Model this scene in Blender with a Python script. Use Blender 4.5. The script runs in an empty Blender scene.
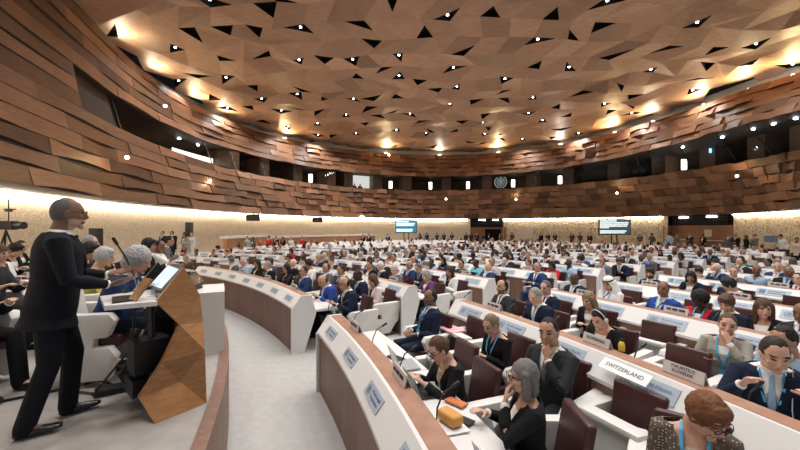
import bpy, math, random
from mathutils import Vector, Matrix, noise
import numpy as np
random.seed(7)
PI = math.pi
R_ = math.radians
scene = bpy.context.scene
COL = scene.collection
F, Y0, HC = 355.0, 228.0, 2.3            # focal length in px, horizon row, eye height
CX, CY = -16.5, -2.5                     # centre of the curved rows
R0, PITCH = 17.1, 2.29
DZ = 0.76                                # podium height

def W(x, y, D):
    return Vector(((x-400)/F*D, D, HC-(y-Y0)/F*D))
def Wz(x, y, z):
    D = (HC-z)*F/(y-Y0)
    return Vector(((x-400)/F*D, D, z))
def pol(r, deg, z=0.0):
    a = R_(deg)
    return Vector((CX+r*math.cos(a), CY+r*math.sin(a), z))
def proj(p):
    D = max(p[1], .01)
    return 400+F*p[0]/D, Y0+F*(HC-p[2])/D
def ring_at(xpx, r):
    t = (xpx-400)/F
    a = t*t+1; b = -2*(t*CX+CY); c = CX*CX+CY*CY-r*r
    D = (-b+math.sqrt(b*b-4*a*c))/(2*a)
    return Vector((t*D, D, 0))
def ang_of(p):
    return math.degrees(math.atan2(p[1]-CY, p[0]-CX))

# ------------------------------------------------------------------ materials
MATS = {}
def node_mat(name):
    m = bpy.data.materials.new(name); m.use_nodes = True
    nt = m.node_tree; b = nt.nodes['Principled BSDF']
    return m, nt, b
def plain(name, col, rough=.6, metal=0, spec=.5, bump=0, bscale=60, emit=None, estr=1, var=.0, sheen=0):
    if name in MATS: return MATS[name]
    m, nt, b = node_mat(name)
    b.inputs['Base Color'].default_value = (*col, 1)
    b.inputs['Roughness'].default_value = rough
    b.inputs['Metallic'].default_value = metal
    b.inputs['Specular IOR Level'].default_value = spec
    if sheen: b.inputs['Sheen Weight'].default_value = sheen
    if emit:
        b.inputs['Emission Color'].default_value = (*emit, 1)
        b.inputs['Emission Strength'].default_value = estr
    if bump or var:
        tc = nt.nodes.new('ShaderNodeTexCoord'); n = nt.nodes.new('ShaderNodeTexNoise')
        n.inputs['Scale'].default_value = bscale; n.inputs['Detail'].default_value = 3
        nt.links.new(tc.outputs['Object'], n.inputs['Vector'])
        if bump:
            bp = nt.nodes.new('ShaderNodeBump'); bp.inputs['Strength'].default_value = bump; bp.inputs['Distance'].default_value = .01
            nt.links.new(n.outputs['Fac'], bp.inputs['Height']); nt.links.new(bp.outputs['Normal'], b.inputs['Normal'])
        if var:
            r = nt.nodes.new('ShaderNodeMapRange'); r.inputs['To Min'].default_value = 1-var; r.inputs['To Max'].default_value = 1+var
            nt.links.new(n.outputs['Fac'], r.inputs['Value'])
            v = nt.nodes.new('ShaderNodeVectorMath'); v.operation = 'SCALE'; v.inputs[0].default_value = col
            nt.links.new(r.outputs['Result'], v.inputs['Scale']); nt.links.new(v.outputs['Vector'], b.inputs['Base Color'])
    MATS[name] = m
    return m
def wood(name, c1, c2, scale=(1, 1, 12), rough=.45, spec=.4, tone=.5, big=.35):
    """streaky timber; the 'tone' attribute gives each board its own shade"""
    if name in MATS: return MATS[name]
    m, nt, b = node_mat(name); L = nt.links; N = nt.nodes
    tc = N.new('ShaderNodeTexCoord'); mp = N.new('ShaderNodeMapping'); mp.inputs['Scale'].default_value = scale
    L.new(tc.outputs['Object'], mp.inputs['Vector'])
    n = N.new('ShaderNodeTexNoise'); n.inputs['Scale'].default_value = 2.2; n.inputs['Detail'].default_value = 6; n.inputs['Distortion'].default_value = .6
    L.new(mp.outputs['Vector'], n.inputs['Vector'])
    n2 = N.new('ShaderNodeTexNoise'); n2.inputs['Scale'].default_value = .7; n2.inputs['Detail'].default_value = 2
    L.new(tc.outputs['Object'], n2.inputs['Vector'])
    cr = N.new('ShaderNodeMix'); cr.data_type = 'RGBA'
    cr.inputs['A'].default_value = (*c1, 1); cr.inputs['B'].default_value = (*c2, 1)
    mr = N.new('ShaderNodeMapRange'); mr.inputs['From Min'].default_value = .3; mr.inputs['From Max'].default_value = .7
    L.new(n.outputs['Fac'], mr.inputs['Value']); L.new(mr.outputs['Result'], cr.inputs['Factor'])
    at = N.new('ShaderNodeAttribute'); at.attribute_name = 'tone'
    r1 = N.new('ShaderNodeMapRange'); r1.inputs['To Min'].default_value = 1-tone; r1.inputs['To Max'].default_value = 1+tone
    L.new(at.outputs['Fac'], r1.inputs['Value'])
    r2 = N.new('ShaderNodeMapRange'); r2.inputs['To Min'].default_value = 1-big; r2.inputs['To Max'].default_value = 1+big
    L.new(n2.outputs['Fac'], r2.inputs['Value'])
    mu = N.new('ShaderNodeMath'); mu.operation = 'MULTIPLY'
    L.new(r1.outputs['Result'], mu.inputs[0]); L.new(r2.outputs['Result'], mu.inputs[1])
    v = N.new('ShaderNodeVectorMath'); v.operation = 'SCALE'
    L.new(cr.outputs['Result'], v.inputs[0]); L.new(mu.outputs['Value'], v.inputs['Scale'])
    L.new(v.outputs['Vector'], b.inputs['Base Color'])
    b.inputs['Roughness'].default_value = rough; b.inputs['Specular IOR Level'].default_value = spec
    bp = N.new('ShaderNodeBump'); bp.inputs['Strength'].default_value = .12; bp.inputs['Distance'].default_value = .01
    L.new(n.outputs['Fac'], bp.inputs['Height']); L.new(bp.outputs['Normal'], b.inputs['Normal'])
    MATS[name] = m
    return m
def relief(name, c1, c2, scale, stretch=(1, 1, 1), bump=1.0):
    """carved cream plaster with branching grooves"""
    m, nt, b = node_mat(name); L = nt.links; N = nt.nodes
    tc = N.new('ShaderNodeTexCoord'); mp = N.new('ShaderNodeMapping'); mp.inputs['Scale'].default_value = stretch
    L.new(tc.outputs['Object'], mp.inputs['Vector'])
    n = N.new('ShaderNodeTexNoise'); n.inputs['Scale'].default_value = scale; n.inputs['Detail'].default_value = 4; n.inputs['Distortion'].default_value = 2.5
    L.new(mp.outputs['Vector'], n.inputs['Vector'])
    mr = N.new('ShaderNodeMapRange'); mr.inputs['From Min'].default_value = .42; mr.inputs['From Max'].default_value = .55
    L.new(n.outputs['Fac'], mr.inputs['Value'])
    cr = N.new('ShaderNodeMix'); cr.data_type = 'RGBA'; cr.inputs['A'].default_value = (*c2, 1); cr.inputs['B'].default_value = (*c1, 1)
    L.new(mr.outputs['Result'], cr.inputs['Factor']); L.new(cr.outputs['Result'], b.inputs['Base Color'])
    b.inputs['Roughness'].default_value = .7
    bp = N.new('ShaderNodeBump'); bp.inputs['Strength'].default_value = bump; bp.inputs['Distance'].default_value = .05
    L.new(mr.outputs['Result'], bp.inputs['Height']); L.new(bp.outputs['Normal'], b.inputs['Normal'])
    MATS[name] = m
    return m
def glass_mat(name, tint=(.8, .85, .9), gloss=.12):
    m = bpy.data.materials.new(name); m.use_nodes = True; nt = m.node_tree; nt.nodes.clear()
    o = nt.nodes.new('ShaderNodeOutputMaterial'); mx = nt.nodes.new('ShaderNodeMixShader')
    t = nt.nodes.new('ShaderNodeBsdfTransparent'); t.inputs['Color'].default_value = (*tint, 1)
    g = nt.nodes.new('ShaderNodeBsdfGlossy'); g.inputs['Roughness'].default_value = .03
    mx.inputs['Fac'].default_value = gloss
    nt.links.new(t.outputs[0], mx.inputs[1]); nt.links.new(g.outputs[0], mx.inputs[2]); nt.links.new(mx.outputs[0], o.inputs['Surface'])
    MATS[name] = m
    return m

# ------------------------------------------------------------------ mesh builder
class MB:
    def __init__(s): s.v = []; s.f = []; s.m = []; s.t = []
    def add(s, vs, fs, mat=0, tone=.5):
        o = len(s.v); s.v += [tuple(v) for v in vs]; s.f += [tuple(i+o for i in f) for f in fs]
        s.m += [mat]*len(fs); s.t += [tone]*len(fs); return s
    def box(s, c, size, M=None, mat=0, tone=.5):
        x, y, z = [k/2 for k in size]; c = Vector(c)
        vs = [Vector((a*x, b*y, d*z)) for a, b, d in ((-1,-1,-1),(1,-1,-1),(1,1,-1),(-1,1,-1),(-1,-1,1),(1,-1,1),(1,1,1),(-1,1,1))]
        vs = [c+(M @ v if M else v) for v in vs]
        return s.add(vs, [(0,3,2,1),(4,5,6,7),(0,1,5,4),(1,2,6,5),(2,3,7,6),(3,0,4,7)], mat, tone)
    def prism(s, pts, d, mat=0, tone=.5):
        """closed outline pts (3-D, planar) pushed along vector d"""
        n = len(pts); d = Vector(d); vs = [Vector(p) for p in pts]+[Vector(p)+d for p in pts]
        fs = [tuple(range(n))[::-1], tuple(range(n, 2*n))]+[(i, (i+1) % n, n+(i+1) % n, n+i) for i in range(n)]
        return s.add(vs, fs, mat, tone)
    def loft(s, secs, n=16, mat=0, tone=.5, cap=True):
        """secs: (centre, xaxis, yaxis, rx, ry)"""
        vs = []; fs = []
        for c, ax, ay, rx, ry in secs:
            for i in range(n):
                a = 2*PI*i/n
                vs.append(Vector(c)+ax*(rx*math.cos(a))+ay*(ry*math.sin(a)))
        k = len(secs)
        for j in range(k-1):
            for i in range(n):
                a, b = j*n+i, j*n+(i+1) % n
                fs.append((a, b, b+n, a+n))
        if cap:
            vs += [Vector(secs[0][0]), Vector(secs[-1][0])]
            for i in range(n):
                fs.append((k*n, (i+1) % n, i)); fs.append((k*n+1, (k-1)*n+i, (k-1)*n+(i+1) % n))
        return s.add(vs, fs, mat, tone)
    def tube(s, pts, rad, n=10, mat=0, tone=.5, round_=True):
        pts = [Vector(p) for p in pts]
        if not hasattr(rad, '__len__'): rad = [rad]*len(pts)
        P = []; 
        d0 = (pts[1]-pts[0]).normalized(); d1 = (pts[-1]-pts[-2]).normalized()
        if round_: P += [(pts[0]-d0*rad[0]*.85, rad[0]*.45), (pts[0]-d0*rad[0]*.5, rad[0]*.85)]
        P += list(zip(pts, rad))
        if round_: P += [(pts[-1]+d1*rad[-1]*.5, rad[-1]*.85), (pts[-1]+d1*rad[-1]*.85, rad[-1]*.45)]
        up = Vector((0, 0, 1)) if abs(d0.z) < .9 else Vector((1, 0, 0))
        ax = d0.cross(up).normalized(); secs = []
        for i, (p, r) in enumerate(P):
            a = P[max(i-1, 0)][0]; b = P[min(i+1, len(P)-1)][0]; d = (b-a).normalized()
            ax = (ax-d*ax.dot(d)).normalized(); ay = d.cross(ax)
            secs.append((p, ax, ay, r, r))
        return s.loft(secs, n, mat, tone)
    def ell(s, c, r, M=None, nu=16, nv=10, mat=0, tone=.5, fn=None):
        c = Vector(c); vs = []; fs = []
        for j in range(nv+1):
            t = PI*j/nv
            for i in range(nu):
                a = 2*PI*i/nu
                u = Vector((math.sin(t)*math.cos(a), math.sin(t)*math.sin(a), math.cos(t)))
                p = Vector((u.x*r[0], u.y*r[1], u.z*r[2]))
                if fn: p = fn(u, p)
                vs.append(c+(M @ p if M else p))
        for j in range(nv):
            for i in range(nu):
                a, b = j*nu+i, j*nu+(i+1) % nu
                if j == 0: fs.append((a, a+nu, b+nu))
                elif j == nv-1: fs.append((a, a+nu, b))
                else: fs.append((a, a+nu, b+nu, b))
        # weld poles
        return s.add(vs, fs, mat, tone)
    def sweep(s, prof, a0, a1, step=1.0, mat=0, tonefn=None, closed=True):
        """profile (r,z) swept round the centre of the rows between two angles"""
        n = max(1, int(math.ceil(abs(a1-a0)/step))); k = len(prof); vs = []
        for i in range(n+1):
            a = a0+(a1-a0)*i/n
            vs += [pol(r, a, z) for r, z in prof]
        o = len(s.v); s.v += [tuple(v) for v in vs]
        for i in range(n):
            t = tonefn(i) if tonefn else .5
            for j in range(k if closed else k-1):
                p, q = i*k+j, i*k+(j+1) % k
                s.f.append((o+p, o+q, o+q+k, o+p+k)); s.m.append(mat); s.t.append(t)
        if closed:
            s.f.append(tuple(o+j for j in range(k))[::-1]); s.f.append(tuple(o+n*k+j for j in range(k)))
            s.m += [mat]*2; s.t += [.5]*2
        return s
    def mesh(s, name='mesh', mats=(), smooth=False):
        me = bpy.data.meshes.new(name); me.from_pydata(s.v, [], s.f)
        for m in mats: me.materials.append(m)
        if len(mats) > 1: me.polygons.foreach_set('material_index', s.m)
        if smooth: me.polygons.foreach_set('use_smooth', [True]*len(s.f))
        if any(t != .5 for t in s.t):
            at = me.attributes.new('tone', 'FLOAT', 'FACE'); at.data.foreach_set('value', s.t)
        else:
            at = me.attributes.new('tone', 'FLOAT', 'FACE'); at.data.foreach_set('value', [.5]*len(s.f))
        me.update(); return me
    def build(s, name, mats, parent=None, smooth=False, loc=None, auto=False):
        if not isinstance(mats, (list, tuple)): mats = [mats]
        me = s.mesh(name, mats, smooth or auto)
        if auto: me.set_sharp_from_angle(angle=R_(35))
        o = bpy.data.objects.new(name, me); COL.objects.link(o)
        if parent: o.parent = parent
        if loc is not None: o.location = loc
        return o

def tag(o, label=None, cat=None, group=None, kind=None):
    if label: o['label'] = label
    if cat: o['category'] = cat
    if group: o['group'] = group
    if kind: o['kind'] = kind
    return o
def empty(name, loc, rz=0):
    o = bpy.data.objects.new(name, None); COL.objects.link(o); o.location = loc; o.rotation_euler = (0, 0, rz)
    o.empty_display_size = .1
    return o
def struct(name, mb, mats, **k):
    o = mb.build(name, mats, **k); o['kind'] = 'structure'; return o
def bevel_mesh(me, w=.01, seg=2):
    import bmesh
    bm = bmesh.new(); bm.from_mesh(me)
    bmesh.ops.remove_doubles(bm, verts=bm.verts, dist=1e-5)
    bmesh.ops.recalc_face_normals(bm, faces=bm.faces)
    es = [e for e in bm.edges if len(e.link_faces) == 2 and e.calc_face_angle(0) > .5]
    bmesh.ops.bevel(bm, geom=es, offset=w, segments=seg, profile=.6, affect='EDGES', clamp_overlap=True)
    bm.to_mesh(me); bm.free()
    me.polygons.foreach_set('use_smooth', [True]*len(me.polygons)); me.set_sharp_from_angle(angle=R_(40))
ORD = 'zeroth first second third fourth fifth sixth seventh eighth ninth tenth eleventh twelfth thirteenth fourteenth fifteenth sixteenth seventeenth eighteenth nineteenth'.split()
def ordinal(n):
    if n < 20: return ORD[n]
    t = {2: 'twenty', 3: 'thirty', 4: 'forty', 5: 'fifty', 6: 'sixty', 7: 'seventy', 8: 'eighty', 9: 'ninety'}[n//10]
    return t[:-1]+'ieth' if n % 10 == 0 else t+'-'+ORD[n % 10]
# ------------------------------------------------------------------ palette
CARPET = plain('grey_carpet', (.43, .42, .41), .95, spec=.1, bump=.4, bscale=9, var=.14)
DAISC = plain('podium_carpet', (.36, .335, .315), .95, spec=.1, bump=.4, bscale=8, var=.16)
WCEIL = wood('ceiling_timber', (.40, .235, .145), (.52, .315, .205), (1.2, 5, 1), rough=.52, spec=.4, tone=.42, big=.12)
WBAND = wood('wall_timber', (.21, .105, .058), (.30, .16, .092), (.8, .8, 9), rough=.5, spec=.3, tone=.5, big=.2)
WDESK = wood('desk_front_timber', (.18, .10, .075), (.25, .145, .108), (6, 6, .7), rough=.5, tone=.18, big=.1)
WTOP = wood('desk_ledge_timber', (.30, .16, .11), (.40, .225, .155), (3, 3, 3), rough=.35, tone=.1, big=.1)
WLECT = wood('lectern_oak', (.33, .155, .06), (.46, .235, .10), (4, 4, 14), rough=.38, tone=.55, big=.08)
WHITE = plain('white_lacquer', (.70, .69, .68), .35)
WHITE2 = plain('white_shell', (.68, .665, .64), .42)
BLACK = plain('black_void', (.012, .010, .010), .9, spec=.1)
BLKP = plain('black_plastic', (.009, .009, .010), .45)
DARKM = plain('dark_metal', (.05, .05, .055), .35, metal=.6)
MAROON = plain('maroon_leather', (.052, .013, .015), .42)
CREAM = relief('cream_relief', (.88, .78, .63), (.72, .58, .42), 7.0, bump=.6)
CREAMB = relief('cream_branch_relief', (.88, .77, .60), (.58, .42, .25), 3.2, (1, 1, .8))
CREAMP = plain('cream_plaster', (.76, .68, .56), .7)
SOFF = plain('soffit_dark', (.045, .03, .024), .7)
STRIP = plain('cove_light', (1, .9, .75), emit=(1, .86, .66), estr=42.0)
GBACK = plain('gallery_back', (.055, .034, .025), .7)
GCOL = wood('gallery_timber', (.12, .065, .04), (.2, .11, .07), (1, 1, 6), rough=.5)
GLASS = glass_mat('gallery_glass', (.8, .85, .9), .03)

# ------------------------------------------------------------------ plan curves read from the photo's edges
def fitcurve(pts, deg):
    x = np.array([p[0] for p in pts], float); y = np.array([p[1] for p in pts], float)
    return np.polynomial.Polynomial.fit(x, y, deg)
PB = fitcurve([(0,180),(50,188.5),(100,197),(180,207),(240,211.5),(300,215.3),(400,218),(500,218.5),(640,216.5),(740,212.5),(800,208.3)], 5)
PS = fitcurve([(82,108),(130,133),(182,154),(216,164),(236,170),(270,177),(354,187),(439,190.7),(523,187.6),(530,186.7),(597,182),(665,174),(732,162.5),(800,150)], 5)
PG = fitcurve([(83,71),(116,94.5),(169,126.6),(216,145),(270,159.5),(354,172),(439,177),(523,173),(530,171),(597,162),(665,147),(699,138.5),(732,128),(800,111)], 5)
PT = fitcurve([(97,25),(155,80),(190,100),(240,128),(300,143),(400,152.5),(480,154),(530,148),(597,138),(641,127),(699,105),(746,89),(800,74)], 5)
ZB, ZS, ZG, ZT = 3.48, 6.8, 8.5, 11.2
XL, XR = {'B': 0, 'S': 82, 'G': 83, 'T': 97}, 800
XS = list(np.linspace(-20, 820, 106))
def curve(P, z, key):
    out = []
    lo = XL[key]
    for x in XS:
        xx = min(max(x, lo), 800)
        D = (HC-z)*F/(P(xx)-Y0)
        out.append(Vector(((xx-400)/F*D, D, z)))
    # straight run-outs past the frame
    n = sum(1 for x in XS if x <= lo)
    a = out[n+2]; d = (out[n]-out[n+4]).normalized()
    for i in range(n): out[i] = out[n]+d*(n-i)*.55
    m = sum(1 for x in XS if x >= 800)
    d = (out[-m-1]-out[-m-5]).normalized()
    for i in range(m): out[-1-i] = out[-m-1]+d*(m-i)*.8
    L = d
    head = [out[0]+(out[0]-out[3]).normalized()*k for k in (17, 13, 9, 6, 3)]
    tail = [out[-1]+d*k for k in (3, 6, 9)]
    return head+out+tail
def resample(c, n=240):
    c = [Vector(p) for p in c]; acc = [0]
    for a, b in zip(c, c[1:]): acc.append(acc[-1]+(b-a).length)
    out = []; j = 0
    for i in range(n):
        t = acc[-1]*i/(n-1)
        while j < len(c)-2 and acc[j+1] < t: j += 1
        k = (t-acc[j])/max(acc[j+1]-acc[j], 1e-6); out.append(c[j].lerp(c[j+1], k))
    return out
def smooth(c, it=6):
    c = list(c)
    for _ in range(it): c = [c[0]]+[(c[i-1]+c[i]*2+c[i+1])/4 for i in range(1, len(c)-1)]+[c[-1]]
    return c
cB = smooth(resample(curve(PB, ZB, 'B')))
cS = smooth(resample(curve(PS, ZS, 'S')))
cG = smooth(resample(curve(PG, ZG, 'G')))
cT = smooth(resample(curve(PT, ZT, 'T')))
# match up the four curves by direction from the middle of the room
MID = Vector((5, 17, 0))
def by_dir(c, angs):
    a = []
    for p in c:
        t = math.atan2(p.y-MID.y, p.x-MID.x)
        t = (t+PI/2) % (2*PI)
        a.append(t)
    pts = sorted(zip(a, [tuple(p) for p in c]))
    A = [p[0] for p in pts]
    return [Vector([np.interp(t, A, [p[1][k] for p in pts]) for k in range(3)]) for t in angs]
# walk anticlockwise seen from above: right side -> back -> left side
ANG = list(np.linspace(R_(72), R_(332), 330))
cB, cS, cG, cT = [by_dir(c, ANG) for c in (cB, cS, cG, cT)]
def inward(c, i):
    a = c[max(i-1, 0)]; b = c[min(i+1, len(c)-1)]; d = (b-a); d.z = 0; d.normalize()
    return Vector((-d.y, d.x, 0))      # left of travel = towards the room
def offset(c, o, z=None):
    r = []
    for i, p in enumerate(c):
        q = p+inward(c, i)*o
        if z is not None: q.z = z
        r.append(q)
    return r
def strip_mesh(mb, a, b, mat=0, tone=.5, lo=0, hi=None):
    hi = hi or len(a)
    for i in range(lo, hi-1):
        mb.add([a[i], a[i+1], b[i+1], b[i]], [(0, 1, 2, 3)], mat, tone)
def ipos(c, f):
    i = int(f); t = f-i
    if i >= len(c)-1: return Vector(c[-1])
    return c[i].lerp(c[i+1], t)

def timber_band(name, lo, hi, courses, seed, i0=0, i1=None, pmin=2.2, pmax=4.8, amp=.27):
    """courses of bent boards, each board starting and ending at its own distance from the wall"""
    rnd = random.Random(seed); i1 = i1 or len(lo)-1
    mb = MB()
    strip_mesh(mb, offset(lo, -.06), offset(hi, -.06), 1, .5, i0, i1+1)  # dark backing colour stands in for shadow in the slits between boards
    for c in range(courses):
        v0, v1 = c/courses, (c+1)/courses
        f = i0-rnd.random()*6
        wprev = rnd.uniform(0, amp)
        while f < i1:
            # board length in index units
            p = ipos(lo, max(f, 0)); q = ipos(lo, max(f, 0)+1)
            seg = max((q-p).length, .05)
            xq = proj(p)[0] if p.y > 1 else (0 if p.x < 0 else 800)
            g = f+rnd.uniform(pmin, pmax)*(1 if name == 'wall_left' else 1-.66*min(1, max(0, (xq-120)/220)))/seg
            a, b = max(f, i0), min(g, i1)
            if b-a > .3:
                xm = proj(ipos(lo, a))[0] if ipos(lo, a).y > 1 and ipos(lo, a).x < 0 else 800
                if ipos(lo, a).x < 0 and ipos(lo, a).y <= 1: xm = 0
                am = amp*min(1, max(.14, .14+(xm-150)/200)); n = 10; oa = rnd.uniform(.0, am); ob = rnd.uniform(.0, am)
                bul = rnd.uniform(-.08, .12)*(.3+.7*am/amp); tone = rnd.random(); tilt = rnd.uniform(-.08, .12)*am/amp
                wt, wb = rnd.choice((0, 0, .06, .12)), rnd.choice((0, 0, .05, .10))
                rows = []
                for k in range(n+1):
                    t = k/n; i = a+(b-a)*t; s = t*t*(3-2*t)
                    P0, P1 = ipos(lo, i), ipos(hi, i)
                    nn = inward(lo, int(min(i, len(lo)-2)))
                    o = oa+(ob-oa)*s+bul*math.sin(PI*t)
                    dv0 = wb*math.sin(PI*t)/max((P1-P0).length, .1); dv1 = wt*math.sin(PI*t)/max((P1-P0).length, .1)
                    A = P0.lerp(P1, v0+dv0+.002)+nn*(o+tilt); B = P0.lerp(P1, v1-dv1-.002)+nn*(o-tilt*.5)
                    rows.append((A, B, A-nn*(o+.12), B-nn*(o+.12)))
                for k in range(n):
                    (A, B, A2, B2), (C_, D_, C2, D2) = rows[k], rows[k+1]
                    mb.add([A, C_, D_, B], [(0, 1, 2, 3)], 0, tone)
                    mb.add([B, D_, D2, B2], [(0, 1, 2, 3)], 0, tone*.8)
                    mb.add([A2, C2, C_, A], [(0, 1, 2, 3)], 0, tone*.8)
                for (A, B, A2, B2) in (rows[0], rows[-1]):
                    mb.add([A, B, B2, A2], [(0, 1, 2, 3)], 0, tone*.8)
            f = g
    return struct(name, mb, [WBAND, SOFF])
def idx_at_px(c, x):
    best = min(range(len(c)), key=lambda i: abs(proj(c[i])[0]-x) if c[i].y > 1 else 1e9)
    return best
nA = len(ANG)
iO = idx_at_px(cS, 84)                 # gallery opening starts here and runs to the right of frame
timber_band('wall_lower_fascia', cB, cS, 6, 11, pmin=2.4, pmax=5)
timber_band('wall_upper_fascia', cG, cT, 5, 23, pmin=2.8, pmax=5.4, amp=.19)
timber_band('wall_left', [a.lerp(b, 0) for a, b in zip(cS, cG)], cG, 3, 31, i0=iO, i1=nA-1, pmin=4, pmax=8, amp=.10)
# soffit, cove and the lower wall behind
inW = 1.7
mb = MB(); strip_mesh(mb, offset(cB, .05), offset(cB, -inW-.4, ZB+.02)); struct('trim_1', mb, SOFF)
lowW = offset(cB, -inW)
# the back wall is cut where the entrance and the right-hand booth stand
XW = [proj(p)[0] if p.y > 1 else (2000 if p.x > 0 else -500) for p in lowW]
def wall_run(name, mat, x0, x1, z0=0, z1=ZB):
    mb = MB(); k = 0
    for i in range(len(lowW)-1):
        if x0 <= XW[i] < x1 or x0 <= XW[i+1] < x1:
            a, b = lowW[i], lowW[i+1]
            mb.add([(a.x, a.y, z0), (b.x, b.y, z0), (b.x, b.y, z1), (a.x, a.y, z1)], [(0, 1, 2, 3)])
    return struct(name, mb, mat)
wall_run('wall_left_lower', CREAM, -2000, 300)
wall_run('wall_back', CREAM, 300, 470)
wall_run('wall_back_right', CREAMB, 506, 664)
wall_run('wall_right', CREAMB, 734, 3000)
mb = MB()
for i in range(len(lowW)-1):
    a, b = offset(lowW, .12)[i] if False else lowW[i]+inward(lowW, i)*.12, lowW[i+1]+inward(lowW, i+1)*.12
    if 470 < XW[i] < 506 or 664 < XW[i] < 734: continue
    for z0, z1, o in ((ZB-.10, ZB-.04, 0),):
        n = inward(lowW, i)
        mb.add([(a.x, a.y, z0), (b.x, b.y, z0), (b.x, b.y, z1), (a.x, a.y, z1),
                (a.x-n.x*.08, a.y-n.y*.08, z1), (b.x-n.x*.08, b.y-n.y*.08, z1)], [(0, 1, 2, 3), (3, 2, 5, 4)])
struct('trim_2', mb, STRIP)

# ---- entrance recess in the back wall and wooden booth on the right
def recess(x0, x1, depth, ztop, items, name):
    i = min(range(len(lowW)), key=lambda k: abs(XW[k]-x0)); j = min(range(len(lowW)), key=lambda k: abs(XW[k]-x1))
    a, b = Vector(lowW[i]), Vector(lowW[j]); a.z = b.z = 0
    d = (b-a).normalized(); n = Vector((-d.y, d.x, 0))
    if n.dot(Vector((0, 1, 0))) < 0: n = -n        # away from the room
    return a, b, d, n
a, b, d, n = recess(469, 506.5, 1, 3.4, None, 'entrance')
Lw = (b-a).length; up = Vector((0, 0, 1))
def pnl(mb, a, d, n, u0, u1, z0, z1, off, mat, th=.08):
    mb.prism([a+d*u0+up*z0+n*off, a+d*u1+up*z0+n*off, a+d*u1+up*z1+n*off, a+d*u0+up*z1+n*off], n*th, mat)
WFR = wood('entrance_timber', (.36, .17, .08), (.46, .23, .12), (5, 5, .8), rough=.4)
mb = MB()
pnl(mb, a, d, n, 0, Lw, 0, 2.4, .5, 0); pnl(mb, a, d, n, 0, Lw, 2.4, 3.5, .3, 1)
pnl(mb, a, d, n, 0, .35, 0, 2.4, 0, 0, .55); pnl(mb, a, d, n, Lw-.35, Lw, 0, 2.4, 0, 0, .55)
for k in range(5): pnl(mb, a, d, n, 0, Lw, 2.5+.18*k, 2.56+.18*k, .25, 2)
struct('wall_entrance', mb, [WFR, BLACK, DARKM])
mb = MB(); pnl(mb, a, d, n, Lw*.42, Lw*.86, 0, 2.15, .45, 0, .04); struct('door_1', mb, [BLACK])
mb = MB(); pnl(mb, a, d, n, -2.9, -1.0, .0, 2.1, -.06, 0, .05)
dr = struct('door_2', mb, plain('dark_timber', (.12, .07, .045), .5))
LGHT = plain('small_downlight', (1, 1, 1), emit=(1, .95, .88), estr=14)
for k, (u, A, DD, NN) in enumerate(((.25, a, d, n), (.62, a, d, n))):
    mb = MB(); pnl(mb, A, DD, NN, Lw*u, Lw*u+.75, 3.27, 3.4, .1, 0, .12)
    o = mb.build('entrance_downlight', LGHT); tag(o, 'small white ceiling lamp above the dark entrance doorway, '+('left' if k == 0 else 'right')+' of two', 'light', 'entrance lamps')
a2, b2, d2, n2 = recess(665, 733.5, 1, 3.4, None, 'booth'); L2 = (b2-a2).length
if d2.x < 0: a2, b2, d2 = b2, a2, -d2
mb = MB()
pnl(mb, a2, d2, n2, 0, L2, 0, 2.55, .9, 0); pnl(mb, a2, d2, n2, 0, L2, 2.55, 3.6, .5, 1)
for k in range(5): pnl(mb, a2, d2, n2, L2*.1, L2*.88, 2.66+.16*k, 2.70+.16*k, .44, 2)
pnl(mb, a2, d2, n2, 0, .12, 0, 2.55, 0, 0, .95); pnl(mb, a2, d2, n2, L2-.12, L2, 0, 2.55, 0, 0, .95)
struct('wall_booth', mb, [WFR, BLACK, DARKM])
for k, u in enumerate((.22, .62)):
    mb = MB(); pnl(mb, a2, d2, n2, L2*u, L2*u+.8, 3.25, 3.38, .3, 0, .12)
    o = mb.build('booth_downlight', LGHT); tag(o, 'small white ceiling lamp over the wooden booth at right, '+('left' if k == 0 else 'right')+' of two', 'light', 'booth lamps')
# half-height counter and notice inside the booth
o = MB(); pnl(o, a2, d2, n2, L2*.55, L2*.95, 0, 1.15, .1, 0, .3); pnl(o, a2, d2, n2, L2*.54, L2*.96, 1.15, 1.2, .05, 1, .4)
o = o.build('reception_counter', [WDESK, WHITE]); tag(o, 'brown wooden counter with pale top in the booth at right', 'counter')
o = MB(); pnl(o, a2, d2, n2, L2*.53, L2*.63, 1.5, 2.15, .84, 0, .03); o = o.build('notice_board', [plain('notice_cream', (.8, .72, .6), .6)])
tag(o, 'small cream notice on the wooden booth wall', 'notice')
mb = MB(); u = L2*.35
pnl(mb, a2-n2*2.0, d2, n2, u, u+1.5, 0, 1.25, 0, 0, .05); pnl(mb, a2-n2*2.0, d2, n2, u-.08, u, 0, 1.3, -.3, 1, .5); pnl(mb, a2-n2*2.0, d2, n2, u-.05, u+1.55, 1.25, 1.3, -.3, 1, .6)
o = mb.build('side_counter', [WFR, WHITE]); tag(o, 'white framed wooden counter behind the last desks, before the booth', 'counter')

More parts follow.
